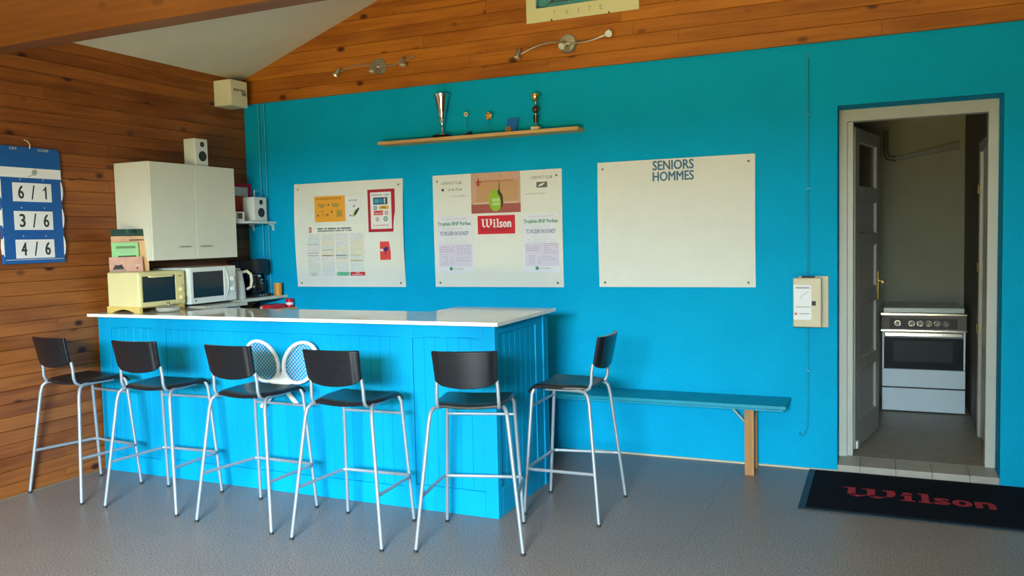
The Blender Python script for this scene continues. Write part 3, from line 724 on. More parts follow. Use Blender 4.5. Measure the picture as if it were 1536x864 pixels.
# ================================================================ BOARDS ON THE WALL
def wall_board(label, x0, x1, z0, z1, bow=0.0):
    o = thing('display_board', ((x0 + x1) / 2, -.01, z0), label, 'board', group='white display boards on the blue wall')
    def fn(u, v):
        X = x0 + (x1 - x0) * u
        e = (abs(u - .5) * 2) ** 6; t = max(0, 1 - ((v - .5) / .46) ** 2)
        wob = .0012 * math.sin(9 * u + 5 * v) * (1 if bow else .2)
        return (X, -.006 - bow * e * t + wob * .5, z0 + (z1 - z0) * v), (0, -1, 0)
    MB().sheet(fn, 40, 24, .006).build('panel', BOARD, o, smooth=True)
    for (x, z) in ((x0 + .035, z1 - .045), (x1 - .04, z1 - .045), (x0 + .04, z0 + .03), (x1 - .045, z0 + .03)):
        MB().lathe([(.008, 0), (.005, -.003)], (x, -.0115, z), 12, 'y').build('screw', SCREW, o)
    return o
b1 = wall_board('left white board pinned with posters and a price list', .487, 1.499, 1.140, 1.962, .016)
b2 = wall_board('middle white board with a tennis poster, red sign and two notices', 1.758, 2.777, 1.142, 1.966, .004)
b3 = wall_board('right white board, empty but for blue letters at its top', 3.037, 4.073, 1.145, 1.988, .010)
text('lettering', 'SENIORS', (3.553, -.0135, 1.947), .268, .060, 'back', NAVYINK, b3, .035)
text('lettering', 'HOMMES', (3.553, -.0135, 1.875), .268, .060, 'back', NAVYINK, b3, .035)
SY = -.0135
def sheet_obj(name, x0, z0, x1, z1, m, label, cat, th=.0012, group=None):
    o = thing(name, ((x0 + x1) / 2, SY, z0), label, cat, group=group)
    bx(x0, SY - th, z0, x1, SY, z1).build('paper', m, o)
    return o
rn = random.Random(11)
# orange poster
o = sheet_obj('poster', .681, 1.653, .970, 1.856, mat('orange_paper', (.80, .36, .03), .6, vary=.05), 'orange poster with an equation of drawings on the left board', 'poster')
Y = SY - .0012; DO = mat('brown_orange_ink', (.50, .20, .02), .6); GO = mat('ochre_ink', (.42, .28, .06), .6)
bars('title_line', [(.70 + .03 * k, 1.828, .72 + .03 * k + rn.uniform(0, .006), 1.842) for k in range(8)], Y, DO, o)
for cx in (.752, .885):
    MB().prism([(cx - .045, 1.805), (cx - .03, 1.770), (cx + .015, 1.762), (cx + .045, 1.800), (cx + .02, 1.792)], Y - .0004, Y, 'y').build('basket_drawing', GO, o)
for (x, z) in ((.815, 1.787), (.713, 1.706), (.846, 1.731)):
    bars('plus_sign', [(x - .009, z - .003, x + .009, z + .003), (x - .003, z - .009, x + .003, z - .003), (x - .003, z + .003, x + .003, z + .009)], Y, INK, o)
bars('equals_sign', [(.785, 1.699, .815, 1.704), (.785, 1.710, .815, 1.715)], Y, INK, o)
bars('tap_drawing', [(.745, 1.73, .768, 1.742), (.760, 1.69, .768, 1.73)], Y, GO, o)
MB().prism([(.888, 1.69), (.945, 1.69), (.94, 1.745), (.92, 1.735), (.905, 1.75), (.89, 1.74)], Y - .0004, Y, 'y').build('plant_drawing', GO, o)
# small white sheet
o = sheet_obj('notice', .982, 1.652, 1.119, 1.851, PAPER, 'small white notice with a green sketch right of the orange poster', 'notice')
bars('title_line', [(1.008, 1.810, 1.030, 1.818), (1.034, 1.810, 1.045, 1.818), (1.049, 1.810, 1.085, 1.818)], Y, GREYINK, o)
MB().prism([(1.035, 1.690), (1.055, 1.686), (1.095, 1.735), (1.085, 1.750), (1.06, 1.735)], Y - .0004, Y, 'y').build('green_drawing', mat('lime_ink', (.30, .42, .08), .6), o)
MB().prism([(1.058, 1.700), (1.070, 1.698), (1.105, 1.748), (1.098, 1.758), (1.062, 1.724)], Y - .0009, Y - .0004, 'y').build('dark_drawing', INK, o)
MB().lathe([(.007, 0), (.007, .0008)], (1.020, Y - .0008, 1.697), 12, 'y').build('ball_drawing', INK, o)
MB().lathe([(.008, 0), (.008, .0008)], (1.055, Y - .0008, 1.768), 12, 'y').build('ball_drawing', GREENINK, o)
# big notice printed in four columns
o = sheet_obj('rules_notice', .578, 1.212, 1.145, 1.625, mat('cream_paper', (.76, .76, .71), .5), 'large four column notice of small print at the foot of the left board', 'notice')
NAVY = mat('slate_ink', (.12, .17, .22), .6)
bars('title_line', [(.702, 1.594, .755, 1.606), (.768, 1.594, .79, 1.606), (.80, 1.594, .878, 1.606), (.89, 1.594, .915, 1.606), (.925, 1.594, 1.020, 1.606),
                    (.702, 1.578, .86, 1.587), (.868, 1.578, .925, 1.587), (.933, 1.578, .955, 1.587), (.965, 1.578, .98, 1.587), (.988, 1.578, 1.028, 1.587)], Y, NAVY, o)
bars('red_emblem', [(.619, 1.572, .644, 1.614)], Y, mat('brick_red_ink', (.55, .07, .05), .5), o); text('emblem_letter', 'fft', (.6315, Y - .0006, 1.593), .016, .026, 'back', PAPER, o)
bars('title_line', word_rows(.70, .93, 1.571, 1.570, 1, .003, rn), Y, PALEINK, o)
cols = [(.592, .722), (.732, .860), (.869, .993), (1.004, 1.136)]
TINT = [mat('lilac_tint', (.66, .67, .70), .6), mat('pink_tint', (.72, .68, .68), .6), mat('blue_tint', (.62, .68, .72), .6), mat('yellow_tint', (.72, .69, .56), .6), mat('mint_tint', (.62, .70, .66), .6)]
for ci, (a, b) in enumerate(cols):
    bars('column_field', [(a, 1.222, b, 1.562)], Y, TINT[0], o, .0003)
    for (zt, zb, t) in {0: [(1.52, 1.48, 2), (1.40, 1.37, 1), (1.30, 1.26, 4)], 1: [(1.50, 1.47, 3), (1.46, 1.43, 4), (1.42, 1.385, 3), (1.38, 1.36, 1), (1.30, 1.25, 2)],
                        2: [(1.53, 1.50, 1), (1.455, 1.42, 3), (1.415, 1.37, 2), (1.365, 1.34, 3)], 3: [(1.55, 1.52, 2), (1.505, 1.39, 3), (1.335, 1.27, 2)]}[ci]:
        bars('tinted_block', [(a + .003, zb, b - .003, zt)], Y - .0003, TINT[t], o, .0002)
    bars('fine_print', word_rows(a + .004, b - .004, 1.555, 1.268, 24, .004, rn, .8), Y - .0006, PALEINK, o, .0002)
    bars('subtitle', [(a + .004, z, b - .02, z + .005) for z in (1.475 - .045 * ci, 1.405 - .02 * ci, 1.385)], Y - .0008, GREYINK if ci % 2 == 0 else mat('olive_ink', (.42, .40, .22), .6), o, .0002)
bars('green_box', [(.872, 1.228, .994, 1.257)], Y - .0005, mat('mint_green_ink', (.15, .55, .38), .6), o); bars('fine_print', [(.885, 1.246, .982, 1.251), (.90, 1.233, .97, 1.238)], Y - .001, GREENINK, o)
bars('red_box', [(1.002, 1.228, 1.138, 1.257)], Y - .0005, REDINK, o); bars('fine_print', [(1.02, 1.235, 1.12, 1.239), (1.05, 1.247, 1.09, 1.251)], Y - .001, TINT[1], o)
bars('fine_print', [(.615, 1.246, .69, 1.251), (.63, 1.230, .675, 1.237)], Y - .0009, GREYINK, o)
# drinks price list
o = thing('price_list', (1.305, SY, 1.563), 'drinks price list in a dark red frame on the left board', 'price list')
FRD = mat('dark_red_frame', (.42, .012, .03), .4)
bx(1.184, SY - .004, 1.563, 1.427, SY, 1.888).build('frame', FRD, o, bevel=.001)
bx(1.209, SY - .0048, 1.586, 1.396, SY - .004, 1.866).build('paper', PAPER, o)
Y2 = SY - .0048
text('title', 'BOISSONS  1,20 €', (1.302, Y2 - .0004, 1.844), .155, .016, 'back', mat('slate_blue_ink', (.10, .18, .26), .6), o, .02)
bars('photo', [(1.236, 1.772, 1.363, 1.826)], Y2, mat('dark_teal_print', (.02, .07, .11), .4), o)
bars('can_picture', [(1.248, 1.782, 1.285, 1.816)], Y2 - .0004, mat('sky_blue_print', (.06, .34, .50), .4), o); bars('can_picture', [(1.29, 1.782, 1.32, 1.816)], Y2 - .0004, mat('azure_print', (.03, .24, .46), .4), o); bars('can_picture', [(1.33, 1.779, 1.345, 1.820)], Y2 - .0004, PALEINK, o)
bars('yellow_logo', [(1.289, 1.735, 1.372, 1.762)], Y2, mat('amber_print', (.72, .44, .06), .5), o); bars('logo_text', [(1.31, 1.744, 1.345, 1.754)], Y2 - .0004, mat('brown_print', (.35, .15, .03), .5), o)
bars('red_logo', [(1.237, 1.692, 1.320, 1.725)], Y2, REDINK, o); text('logo_text', 'Coca-Cola', (1.2785, Y2 - .0006, 1.708), .070, .018, 'back', PAPER, o, .01, shear=.3)
for (x, z, r, m_) in ((1.252, 1.747, .016, NAVYINK), (1.350, 1.707, .017, mat('rose_ink', (.50, .20, .22), .6)), (1.268, 1.660, .016, mat('taupe_ink', (.42, .30, .28), .6)), (1.342, 1.662, .019, GREENINK)):
    k = MB().lathe([(r, 0), (r, .0004)], (x, Y2 - .0004, z), 20, 'y').build('round_logo', m_, o)
    MB().lathe([(r * .65, 0), (r * .65, .0003)], (x, Y2 - .0008, z), 16, 'y').build('logo_centre', mat('grey_print', (.5, .52, .5), .6), k)
bars('bottom_line', [(1.232, 1.603, 1.238, 1.622), (1.250, 1.610, 1.285, 1.616), (1.290, 1.610, 1.345, 1.616), (1.352, 1.608, 1.362, 1.618)], Y2, mat('rose_ink'), o)
# red card
o = sheet_obj('card', 1.280, 1.348, 1.376, 1.489, mat('scarlet_paper', (.70, .06, .05), .5), 'small red card with a dark blue figure low on the left board', 'card')
Y = SY - .0012
MB().prism([(1.305, 1.425), (1.32, 1.44), (1.34, 1.452), (1.358, 1.438), (1.350, 1.420), (1.335, 1.415), (1.332, 1.385), (1.326, 1.385), (1.322, 1.415)], Y - .0004, Y, 'y').build('figure_drawing', mat('indigo_ink', (.03, .02, .20), .5), o)
bars('white_spot', [(1.284, 1.415, 1.312, 1.432)], Y, PAPER, o)
bars('fine_print', [(1.335, 1.356, 1.368, 1.360)], Y, mat('rose_ink'), o)
# tennis poster
o = thing('tennis_poster', (2.268, SY, 1.676), 'pinkish tennis court poster with a green ball at the top of the middle board', 'poster')
bx(2.074, SY - .0012, 1.676, 2.464, SY, 1.966).build('paper', mat('dusty_pink_print', (.55, .33, .24), .45, vary=.08), o)
bars('ground_field', [(2.074, 1.676, 2.464, 1.740)], Y, mat('brick_print', (.36, .09, .075), .45), o)
bars('net_field', [(2.12, 1.755, 2.445, 1.905)], Y, mat('tan_print', (.52, .29, .14), .45), o)
bars('net_band', [(2.09, 1.738, 2.44, 1.755)], Y, mat('beige_band_print', (.60, .42, .32), .45), o)
bars('net_rope', [(2.12, 1.902, 2.41, 1.908)], Y - .0004, mat('rust_print', (.42, .12, .05), .45), o)
bars('post_drawing', [(2.128, 1.872, 2.140, 1.925), (2.112, 1.895, 2.158, 1.903), (2.118, 1.878, 2.152, 1.884)], Y - .0008, mat('crimson_print', (.45, .05, .04), .45), o)
n = 28
MB().prism([(2.268 + .052 * math.cos(2 * PI * k / n), 1.765 + .079 * math.sin(2 * PI * k / n)) for k in range(n)], Y - .0008, Y, 'y').build('green_ball', mat('tennis_green_print', (.27, .46, .02), .45), o)
MB().prism([(2.296, 1.90), (2.300, 1.90), (2.306, 1.83), (2.326, 1.80), (2.330, 1.745), (2.316, 1.708), (2.308, 1.718), (2.312, 1.75), (2.306, 1.79), (2.290, 1.81), (2.284, 1.835), (2.296, 1.84)], Y - .0012, Y - .0008, 'y').build('player_silhouette', mat('umber_print', (.05, .035, .02), .45), o)
bars('ball_lettering', [(2.245, 1.728, 2.305, 1.750), (2.24, 1.757, 2.30, 1.780)], Y - .0008, mat('pale_green_print', (.45, .60, .25), .45), o)
bars('small_mark', [(2.308, 1.935, 2.318, 1.941)], Y, mat('rust_print'), o)
# red sign
o = thing('sponsor_sign', (2.27, SY, 1.525), 'red sign with bold white lettering under the tennis poster', 'sign')
bx(2.122, SY - .002, 1.525, 2.417, SY, 1.658).build('plate', mat('signal_red', (.60, .015, .035), .4), o)
Yw = SY - .0024
wilson((2.270, Yw - .0002, 1.603), .245, .066, 'back', PAPER, o)
bars('fine_print', word_rows(2.15, 2.395, 1.568, 1.555, 2, .006, rn, .95), SY - .002, mat('maroon_ink', (.25, .01, .02), .5), o)
# contact lettering printed on the board
YB = -.0128
text('lettering', 'CONTACT CLUB', (1.912, YB, 1.905), .168, .019, 'back', INK, b2, .0)
text('lettering', '06 10 46 79 64', (1.925, YB, 1.856), .150, .019, 'back', INK, b2, .0)
MB().prism([(1.828, 1.848), (1.852, 1.848), (1.848, 1.860), (1.855, 1.865), (1.826, 1.865), (1.832, 1.860)], YB - .0004, YB, 'y').build('telephone_symbol', INK, b2)
text('lettering', 'tennis-club-rozier@fft.fr', (1.922, YB, 1.808), .240, .016, 'back', GREYINK, b2)
text('lettering', 'CONTACT CLUB', (2.626, YB, 1.913), .160, .019, 'back', INK, b2, .0)
bx(2.587, YB - .0005, 1.841, 2.668, YB, 1.881).build('picture_patch', mat('charcoal_print', (.12, .13, .13), .3), b2)
MB().prism([(2.60, 1.848), (2.63, 1.856), (2.652, 1.872), (2.635, 1.872), (2.61, 1.862)], YB - .0009, YB - .0005, 'y').build('white_swoosh', PAPER, b2)
text('lettering', 'www.tennis-club-rozier.com', (2.624, YB, 1.803), .250, .014, 'back', GREYINK, b2)
# two tournament notices
for (x0, x1, lb) in ((1.782, 2.078, 'tournament notice under the telephone number on the middle board'), (2.476, 2.755, 'tournament notice at the right edge of the middle board')):
    o = sheet_obj('tournament_notice', x0, 1.243, x1, 1.662, mat('lavender_paper', (.68, .70, .80), .6), lb, 'notice', group='tournament notices')
    w = x1 - x0; cx = (x0 + x1) / 2 - .002
    text('lettering', 'Du 5 juin au 20 juillet 2008', (cx, Y - .0003, 1.641), w * .68, .011, 'back', GREYINK, o)
    text('lettering', 'Trophée BNP Paribas', (cx, Y - .0003, 1.604), w * .92, .034, 'back', GREENINK, o, .02)
    text('lettering', 'TC ROZIER EN DONZY', (cx, Y - .0003, 1.536), w * .80, .028, 'back', mat('blue_grey_ink', (.07, .12, .28), .6), o, .015)
    bars('fine_print', word_rows(x0 + .08, x1 - .07, 1.575, 1.566, 2, .003, rn) + word_rows(x0 + .06, x1 - .05, 1.508, 1.495, 2, .003, rn) + word_rows(x0 + .035, x1 - .035, 1.480, 1.465, 2, .004, rn), Y, PALEINK, o)
    bars('form_field', [(x0 + .015, 1.292, x1 - .008, 1.455)], Y, mat('violet_tint', (.60, .57, .76), .6), o, .0003)
    bars('fine_print', word_rows(x0 + .022, cx - .01, 1.436, 1.405, 3, .004, rn) + word_rows(cx + .02, x1 - .015, 1.448, 1.385, 6, .003, rn) + word_rows(x0 + .045, x0 + .09, 1.365, 1.31, 5, .003, rn) + word_rows(x0 + .11, x0 + .135, 1.355, 1.315, 4, .003, rn) + word_rows(cx + .01, x1 - .03, 1.36, 1.335, 3, .003, rn), Y - .0003, mat('mauve_ink', (.36, .26, .40), .6), o, .0002)
    bx(cx - .045, Y - .0006, 1.265, cx - .022, Y, 1.288).build('green_emblem', mat('emblem_green', (.01, .25, .14), .5), o)
    text('lettering', 'BNP PARIBAS', (cx + .028, Y - .0003, 1.276), .080, .010, 'back', GREYINK, o, .01)

# ================================================================ TROPHY SHELF
ts = thing('trophy_shelf', (2.17, -.07, 2.2), 'long narrow pine shelf with trophies high on the blue wall', 'shelf')
bx(1.372, -.145, 2.205, 2.945, -.001, 2.228).build('board', PINE_LIGHT, ts, bevel=.002)
t = thing('trophy_cup', (1.885, -.075, 2.228), 'tall flared silver trophy cup on a black base at the left of the shelf', 'trophy')
bx(1.828, -.12, 2.228, 1.942, -.03, 2.250).build('base', BLACK, t, bevel=.003)
MB().lathe([(.028, 0), (.026, .006), (.008, .014), (.007, .05), (.010, .062), (.007, .075), (.015, .092), (.021, .104), (.017, .118), (.026, .14), (.037, .20), (.050, .262), (.061, .292), (.058, .292), (.046, .262), (.016, .15)], (1.885, -.075, 2.250), 32).build('cup', mat('polished_silver', (.86, .80, .74), .12, 1.0), t, smooth=True)
t = thing('trophy_figure', (2.618, -.075, 2.228), 'gold and dark trophy on a marble base, rightmost on the pine shelf', 'trophy')
bx(2.588, -.10, 2.228, 2.648, -.045, 2.255).build('base', MARBLE, t, bevel=.002)
MB().lathe([(.012, 0), (.006, .010), (.006, .085), (.009, .092)], (2.618, -.075, 2.255), 20).build('column', BRONZE, t, smooth=True)
for sx_ in (-1, 1): MB().hexa([(2.618 + sx_ * .006, -.08, 2.285), (2.618 + sx_ * .012, -.08, 2.285), (2.618 + sx_ * .012, -.07, 2.285), (2.618 + sx_ * .006, -.07, 2.285), (2.618 + sx_ * .008, -.08, 2.335), (2.618 + sx_ * .018, -.08, 2.335), (2.618 + sx_ * .018, -.07, 2.335), (2.618 + sx_ * .008, -.07, 2.335)]).build('side_wing', BLACK, t)
MB().lathe([(.004, 0), (.018, .008), (.024, .022), (.025, .03), (.020, .045), (.008, .055)], (2.618, -.075, 2.345), 24).build('dark_globe', mat('dark_bronze', (.08, .06, .05), .25, .6), t, smooth=True)
MB().lathe([(.006, 0), (.005, .02), (.010, .028), (.027, .045), (.032, .062), (.030, .078), (.022, .084)], (2.618, -.075, 2.40), 28).build('gold_cup', GOLD, t, smooth=True)
MB().lathe([(.005, 0), (.004, .02)], (2.618, -.075, 2.398), 12).build('stem', CHROME, t)
def acrylic(x, zc, r, label, star):
    t = thing('acrylic_award', (x, -.05, 2.228), label, 'award', group='clear acrylic awards on the shelf')
    MB().tube([(x, -.046, 2.236), (x, -.046, zc)], .0028, 8).build('clear_rod', CLEAR, t)
    m_ = disc((x, -.053, zc), r, .004).build('medallion', GOLD if star else MARBLE, t)
    if star:
        MB().prism([((r * (1 if k % 2 == 0 else .45)) * math.sin(PI * k / 5) + x, (r * (1 if k % 2 == 0 else .45)) * math.cos(PI * k / 5) + zc) for k in range(10)], -.057, -.053, 'y').build('star', mat('pale_gold', (.9, .75, .35), .3, .8), m_)
        bx(x - .035, -.07, 2.228, x + .035, -.02, 2.238).build('base', CLEAR, t)
    else:
        MB().prism([(x - .035, 2.228), (x + .035, 2.228), (x + .033, 2.262)], -.075, -.03, 'y').build('base', mat('navy_plastic', (.01, .015, .05), .3), t)
        MB().lathe([(r * .5, 0), (r * .5, .002)], (x, -.055, zc), 16, 'y').build('centre', GOLD, m_)
    return t
acrylic(2.068, 2.388, .016, 'clear award with a tiny pale disc and a dark wedge base', False)
acrylic(2.247, 2.361, .028, 'clear award with a gold star medallion in the middle of the shelf', True)
t = thing('medal', (2.42, -.09, 2.228), 'bronze medal on a royal blue ribbon leaning on the trophy shelf', 'medal')
RB = mat('royal_blue_ribbon', (.008, .14, .60), .5)
MB().hexa([(2.388, -.06, 2.229), (2.448, -.06, 2.229), (2.448, -.055, 2.229), (2.388, -.055, 2.229), (2.384, -.03, 2.335), (2.474, -.03, 2.335), (2.474, -.025, 2.335), (2.384, -.025, 2.335)]).build('ribbon', RB, t)
k = disc((2.412, -.085, 2.251), .022, .004).build('medal_disc', BRONZE, t); disc((2.412, -.0865, 2.251), .014, .0015).build('relief', GOLD, k)

# ================================================================ LIGHT FITTINGS, POSTER ON THE GABLE
GY = -.022
def spot_bar(cx, cz, x0, z0, x1, z1, label, heads, r):
    o = thing('spotlight_bar', (cx, GY, cz), label, 'light fitting', group='curved spotlight bars on the gable')
    MB().lathe([(r, 0), (r, -.006), (r * .85, -.016), (.004, -.020)], (cx, GY, cz), 32, 'y').build('wall_plate', NICKEL, o, smooth=True)
    pts = []
    for k in range(11):
        t_ = k / 10; pts.append((x0 + (cx - x0) * t_, GY - .045, z0 + (cz + .004 - z0) * t_ + .027 * math.sin(PI * t_)))
    MB().tube(pts, .0055, 8).build('arm', NICKEL, o, smooth=True)
    pts = []
    for k in range(11):
        t_ = k / 10; pts.append((cx + (x1 - cx) * t_, GY - .045, cz - .004 + (z1 - cz + .004) * t_ - .025 * math.sin(PI * t_)))
    MB().tube(pts, .0055, 8).build('arm', NICKEL, o, smooth=True)
    MB().tube([(cx, GY - .01, cz), (cx, GY - .05, cz - .005)], .012, 10).build('hub', NICKEL, o)
    for (hx, hz, d) in heads:
        d = Vector(d).normalized(); a = Vector((hx, GY - .06, hz))
        hd = MB().tube([a - d * .035, a - d * .02, a + d * .012, a + d * .030], [.010, .017, .021, .024], 16).build('spot_head', NICKEL, o, smooth=True)
        MB().tube([a + d * .028, a + d * .036], [.023, .022], 16).build('lamp_glass', mat('lamp_glass', (.9, .88, .75), .1, .5), hd)
        MB().tube([(hx + .0, GY - .045, hz + .004), a], .005, 6).build('knuckle', NICKEL, hd)
    return o
spot_bar(1.335, 2.808, .985, 2.785, 1.665, 2.842, 'left spotlight bar nearest the ceiling slope', [(.995, 2.79, (-.5, -.25, -.8)), (1.31, 2.79, (-.1, -.25, -1)), (1.575, 2.81, (.05, -.25, -1))], .062)
spot_bar(2.845, 2.805, 2.510, 2.760, 3.175, 2.840, 'right spotlight bar below the large sea poster', [(2.50, 2.765, (-.3, -.25, -1)), (2.835, 2.79, (-.2, -.9, -.6)), (3.155, 2.832, (.15, -.9, -.5))], .066)
gp = thing('gable_poster', (2.944, GY, 2.972), 'large cream poster with a sea picture pinned on the gable boards', 'poster')
bx(2.544, GY - .002, 2.972, 3.344, GY, 3.95).build('paper', mat('yellowed_paper', (.66, .64, .42), .6), gp)
bx(2.616, GY - .003, 3.066, 3.272, GY - .002, 3.75).build('sea_picture', mat('sea_print', (.05, .26, .30), .5, vary=.25, scale=6), gp)
net = MB(); kn = MB()
for k in range(7):
    xk = 2.632 + k * .105
    zk = 3.078 + .02 * abs(math.sin(k * 1.3)) + .004 * k
    net.tube([(xk, GY - .004, zk), (xk + .012, GY - .004, zk + .12), (xk - .01, GY - .004, zk + .3), (xk, GY - .004, 3.74)], .0022, 5)
    kn.lathe([(.0, -.011), (.011, 0), (.0, .011)], (xk, GY - .004, zk), 8, 'z')
    if k < 6: net.tube([(xk, GY - .004, zk), (xk + .05, GY - .004, zk - .008), (xk + .105, GY - .004, 3.078 + .02 * abs(math.sin((k + 1) * 1.3)) + .004 * (k + 1))], .003, 5)
net.build('net_drawing', mat('navy_print', (.01, .03, .06), .5), gp); kn.build('knot_drawing', mat('maroon_print', (.10, .02, .03), .5), gp)
for ch, x in zip('TAITE', (2.752, 2.842, 2.925, 3.005, 3.085)): text('lettering', ch, (x, GY - .0024, 3.020 + (x - 2.75) * .0), .020 if ch != 'I' else .006, .032, 'back', GREYINK, gp)
for x in (2.73, 3.14): disc((x, GY - .006, 2.976), .007, .004).build('pin', SCREW, gp)

# ================================================================ ELECTRIC CABINET + PIPES
ec = thing('electric_cabinet', (4.39, -.07, .9), 'beige metal electric cabinet with a white notice left of the doorway', 'cabinet')
EC = mat('beige_metal', (.52, .47, .34), .4, vary=.03)
bx(4.330, -.018, .900, 4.505, -.001, 1.216).build('back_plate', EC, ec, bevel=.002)
bx(4.335, -.118, .915, 4.462, -.018, 1.205).build('housing', mat('beige_metal_shade', (.42, .38, .27), .45), ec, bevel=.003)
dr = bx(4.310, -.150, .912, 4.473, -.120, 1.212).build('door', EC, ec, bevel=.006)
bx(4.314, -.1512, .958, 4.416, -.150, 1.170).build('notice', mat('bright_paper', (.78, .80, .88), .6), dr)
bars('title_line', [(4.325, 1.148, 4.405, 1.156), (4.325, 1.034, 4.412, 1.038), (4.345, .992, 4.405, .997)], -.1512, GREYINK, dr)
MB().tube([(4.352, -.1514, 1.085), (4.362, -.1514, 1.105), (4.385, -.1514, 1.118), (4.400, -.1514, 1.132)], .0015, 5).build('sketch', mat('teal_ink', (.2, .45, .45), .6), dr)
MB().prism([(4.318, .988), (4.336, .988), (4.327, 1.006)], -.1518, -.1512, 'y').build('warning_triangle', REDINK, dr)
bx(4.418, -.156, 1.045, 4.441, -.150, 1.072).build('lock', RUBBER, dr, bevel=.002)
bx(4.355, -.08, 1.205, 4.43, -.03, 1.219).build('cable_gland', BLACK, ec, bevel=.002)
for z in (.95, 1.03, 1.12, 1.18): bx(4.462, -.07, z, 4.468, -.045, z + .015).build('clip', GREYPAINT, ec)
BP = mat('blue_conduit_paint', (.002, .30, .52), .5)
cd = thing('cable_conduit', (4.387, -.008, .2), 'thin painted conduit running down the blue wall through the cabinet', 'conduit')
MB().tube([(4.386, -.008, 2.556), (4.388, -.008, 1.22)], .0065, 8).build('upper_run', BP, cd, smooth=True)
MB().tube([(4.387, -.008, .90), (4.385, -.008, .32), (4.382, -.010, .27), (4.365, -.012, .222), (4.345, -.014, .212), (4.335, -.016, .222), (4.340, -.018, .238)], .0050, 8).build('lower_run', BP, cd, smooth=True)
disc((4.386, -.012, 2.555), .012, .012).build('end_cap', BP, cd)
for z in (2.2, 1.75, .62): bx(4.376, -.018, z, 4.398, -.001, z + .012).build('clip', BP, cd)
for i, (x, lb) in enumerate(((.152, 'left blue painted pipe in the room corner'), (.212, 'right blue painted pipe in the room corner'))):
    pp = MB().tube([(x, -.011, 2.628), (x, -.011, 1.076)], .010, 10).build('pipe', BP, smooth=True); tag(pp, lb, 'pipe')

# ================================================================ BENCH
bn = thing('bench', (3.5, -.17, 0), 'long blue wall bench on pine legs beside the bar', 'bench')
bx(2.42, -.318, .428, 4.285, -.012, .452).build('seat', BENCHBLUE, bn, bevel=.004)
bx(2.42, -.318, .419, 4.270, -.300, .428).build('edge_trim', BENCHBLUE, bn)
for xc in (4.062, 2.55):
    a = bx(xc - .028, -.262, 0, xc + .028, -.222, .428).build('leg', PINE_POST, bn, bevel=.002)
    bx(xc - .024, -.085, .0, xc + .024, -.045, .428).build('leg', PINE_POST, bn, bevel=.002)
    bx(xc - .018, -.222, .34, xc + .018, -.085, .428).build('cross_rail', PINE_POST, bn, bevel=.002)
lab(MB().tube([(3.93, -.19, .418), (4.035, -.19, .305)], .009, 8).build('brace', mat('brace_steel', (.25, .40, .42), .4, .5), bn), 'grey steel brace')
bx(3.86, -.205, .419, 3.95, -.17, .428).build('brace_plate', mat('brace_steel'), bn)

# ================================================================ STOOLS
def make_stool(label):
    t = thing('bar_stool', (0, 0, 0), label, 'stool', group='charcoal bar stools round the bar')
    def seat_fn(u, v):
        a = (u - .5) * 2
        hw = .150 + .030 * min(1, v * 2.5)
        x = a * hw; y = -.140 + .330 * v
        z = .714 - .013 * (1 - a * a) * (1 - v * .5)
        if v > .86: z -= .032 * ((v - .86) / .14) ** 1.6
        if v < .12: z -= .008 * (1 - v / .12) ** 1.5
        z -= .010 * max(0, abs(a) - .88) / .12
        return (x, y, z - .018), (0, 0, 1)
    MB().sheet(seat_fn, 24, 26, .018).build('seat', PLASTIC, t, smooth=True, local=True, bevel=.005)
    def back_fn(u, v):
        a = (u - .5) * 2
        zb = .786 + .024 * a * a + .012 * max(0, abs(a) - .8) / .2; z = zb + (.968 - zb) * v
        x = a * (.151 + .008 * v)
        flange = 1 / (1 + math.exp((abs(a) - .84) * 50))
        y = -.176 - .20 * (z - .78) - .020 * (1 - a * a) - .007 * flange
        return (x, y, z), (0, 1, .18)
    MB().sheet(back_fn, 40, 12, .018).build('backrest', PLASTIC, t, smooth=True, local=True, bevel=.004)
    R = .0098
    for s in (-1, 1):
        l = MB().tube([(s * .142, .10, .682), (s * .150, -.05, .682), (s * .164, -.100, .682), (s * .178, -.130, .678), (s * .187, -.148, .660), (s * .193, -.158, .62), (s * .26, -.220, .010)], [R, R, R, R, R, R, R * .92], 10).build('leg', STEEL, t, smooth=True, local=True)
        MB().tube([(s * .2594, -.2194, .013), (s * .2602, -.2203, 0)], R + .0006, 10).build('foot_cap', RUBBER, l, local=True)
        l = MB().tube([(s * .165, .158, .688), (s * .176, .168, .655), (s * .205, .215, .010)], [R, R, R * .92], 10).build('leg', STEEL, t, smooth=True, local=True)
        MB().tube([(s * .2048, .2146, .013), (s * .2053, .2155, 0)], R + .0006, 10).build('foot_cap', RUBBER, l, local=True)
        MB().tube([(s * .138, .02, .684), (s * .142, -.09, .682), (s * .147, -.128, .684), (s * .150, -.148, .698), (s * .151, -.158, .725), (s * .149, -.160, .78), (s * .146, -.166, .825)], .0090, 10).build('back_post', STEEL, t, smooth=True, local=True)
    MB().tube([(-.184, .172, .590), (.184, .172, .590)], .0075, 8).build('cross_bar', STEEL, t, smooth=True, local=True)
    MB().tube([(-.232, -.192, .262), (-.212, .155, .255), (-.205, .182, .255), (-.186, .194, .255), (.186, .194, .255), (.205, .182, .255), (.212, .155, .255), (.232, -.192, .262)], .0088, 8).build('footrest', STEEL, t, smooth=True, local=True)
    return t
def copy_tree(o, parent=None):
    c = o.copy(); COL.objects.link(c)
    if parent: c.parent = parent
    for ch in list(o.children): copy_tree(ch, c)
    return c
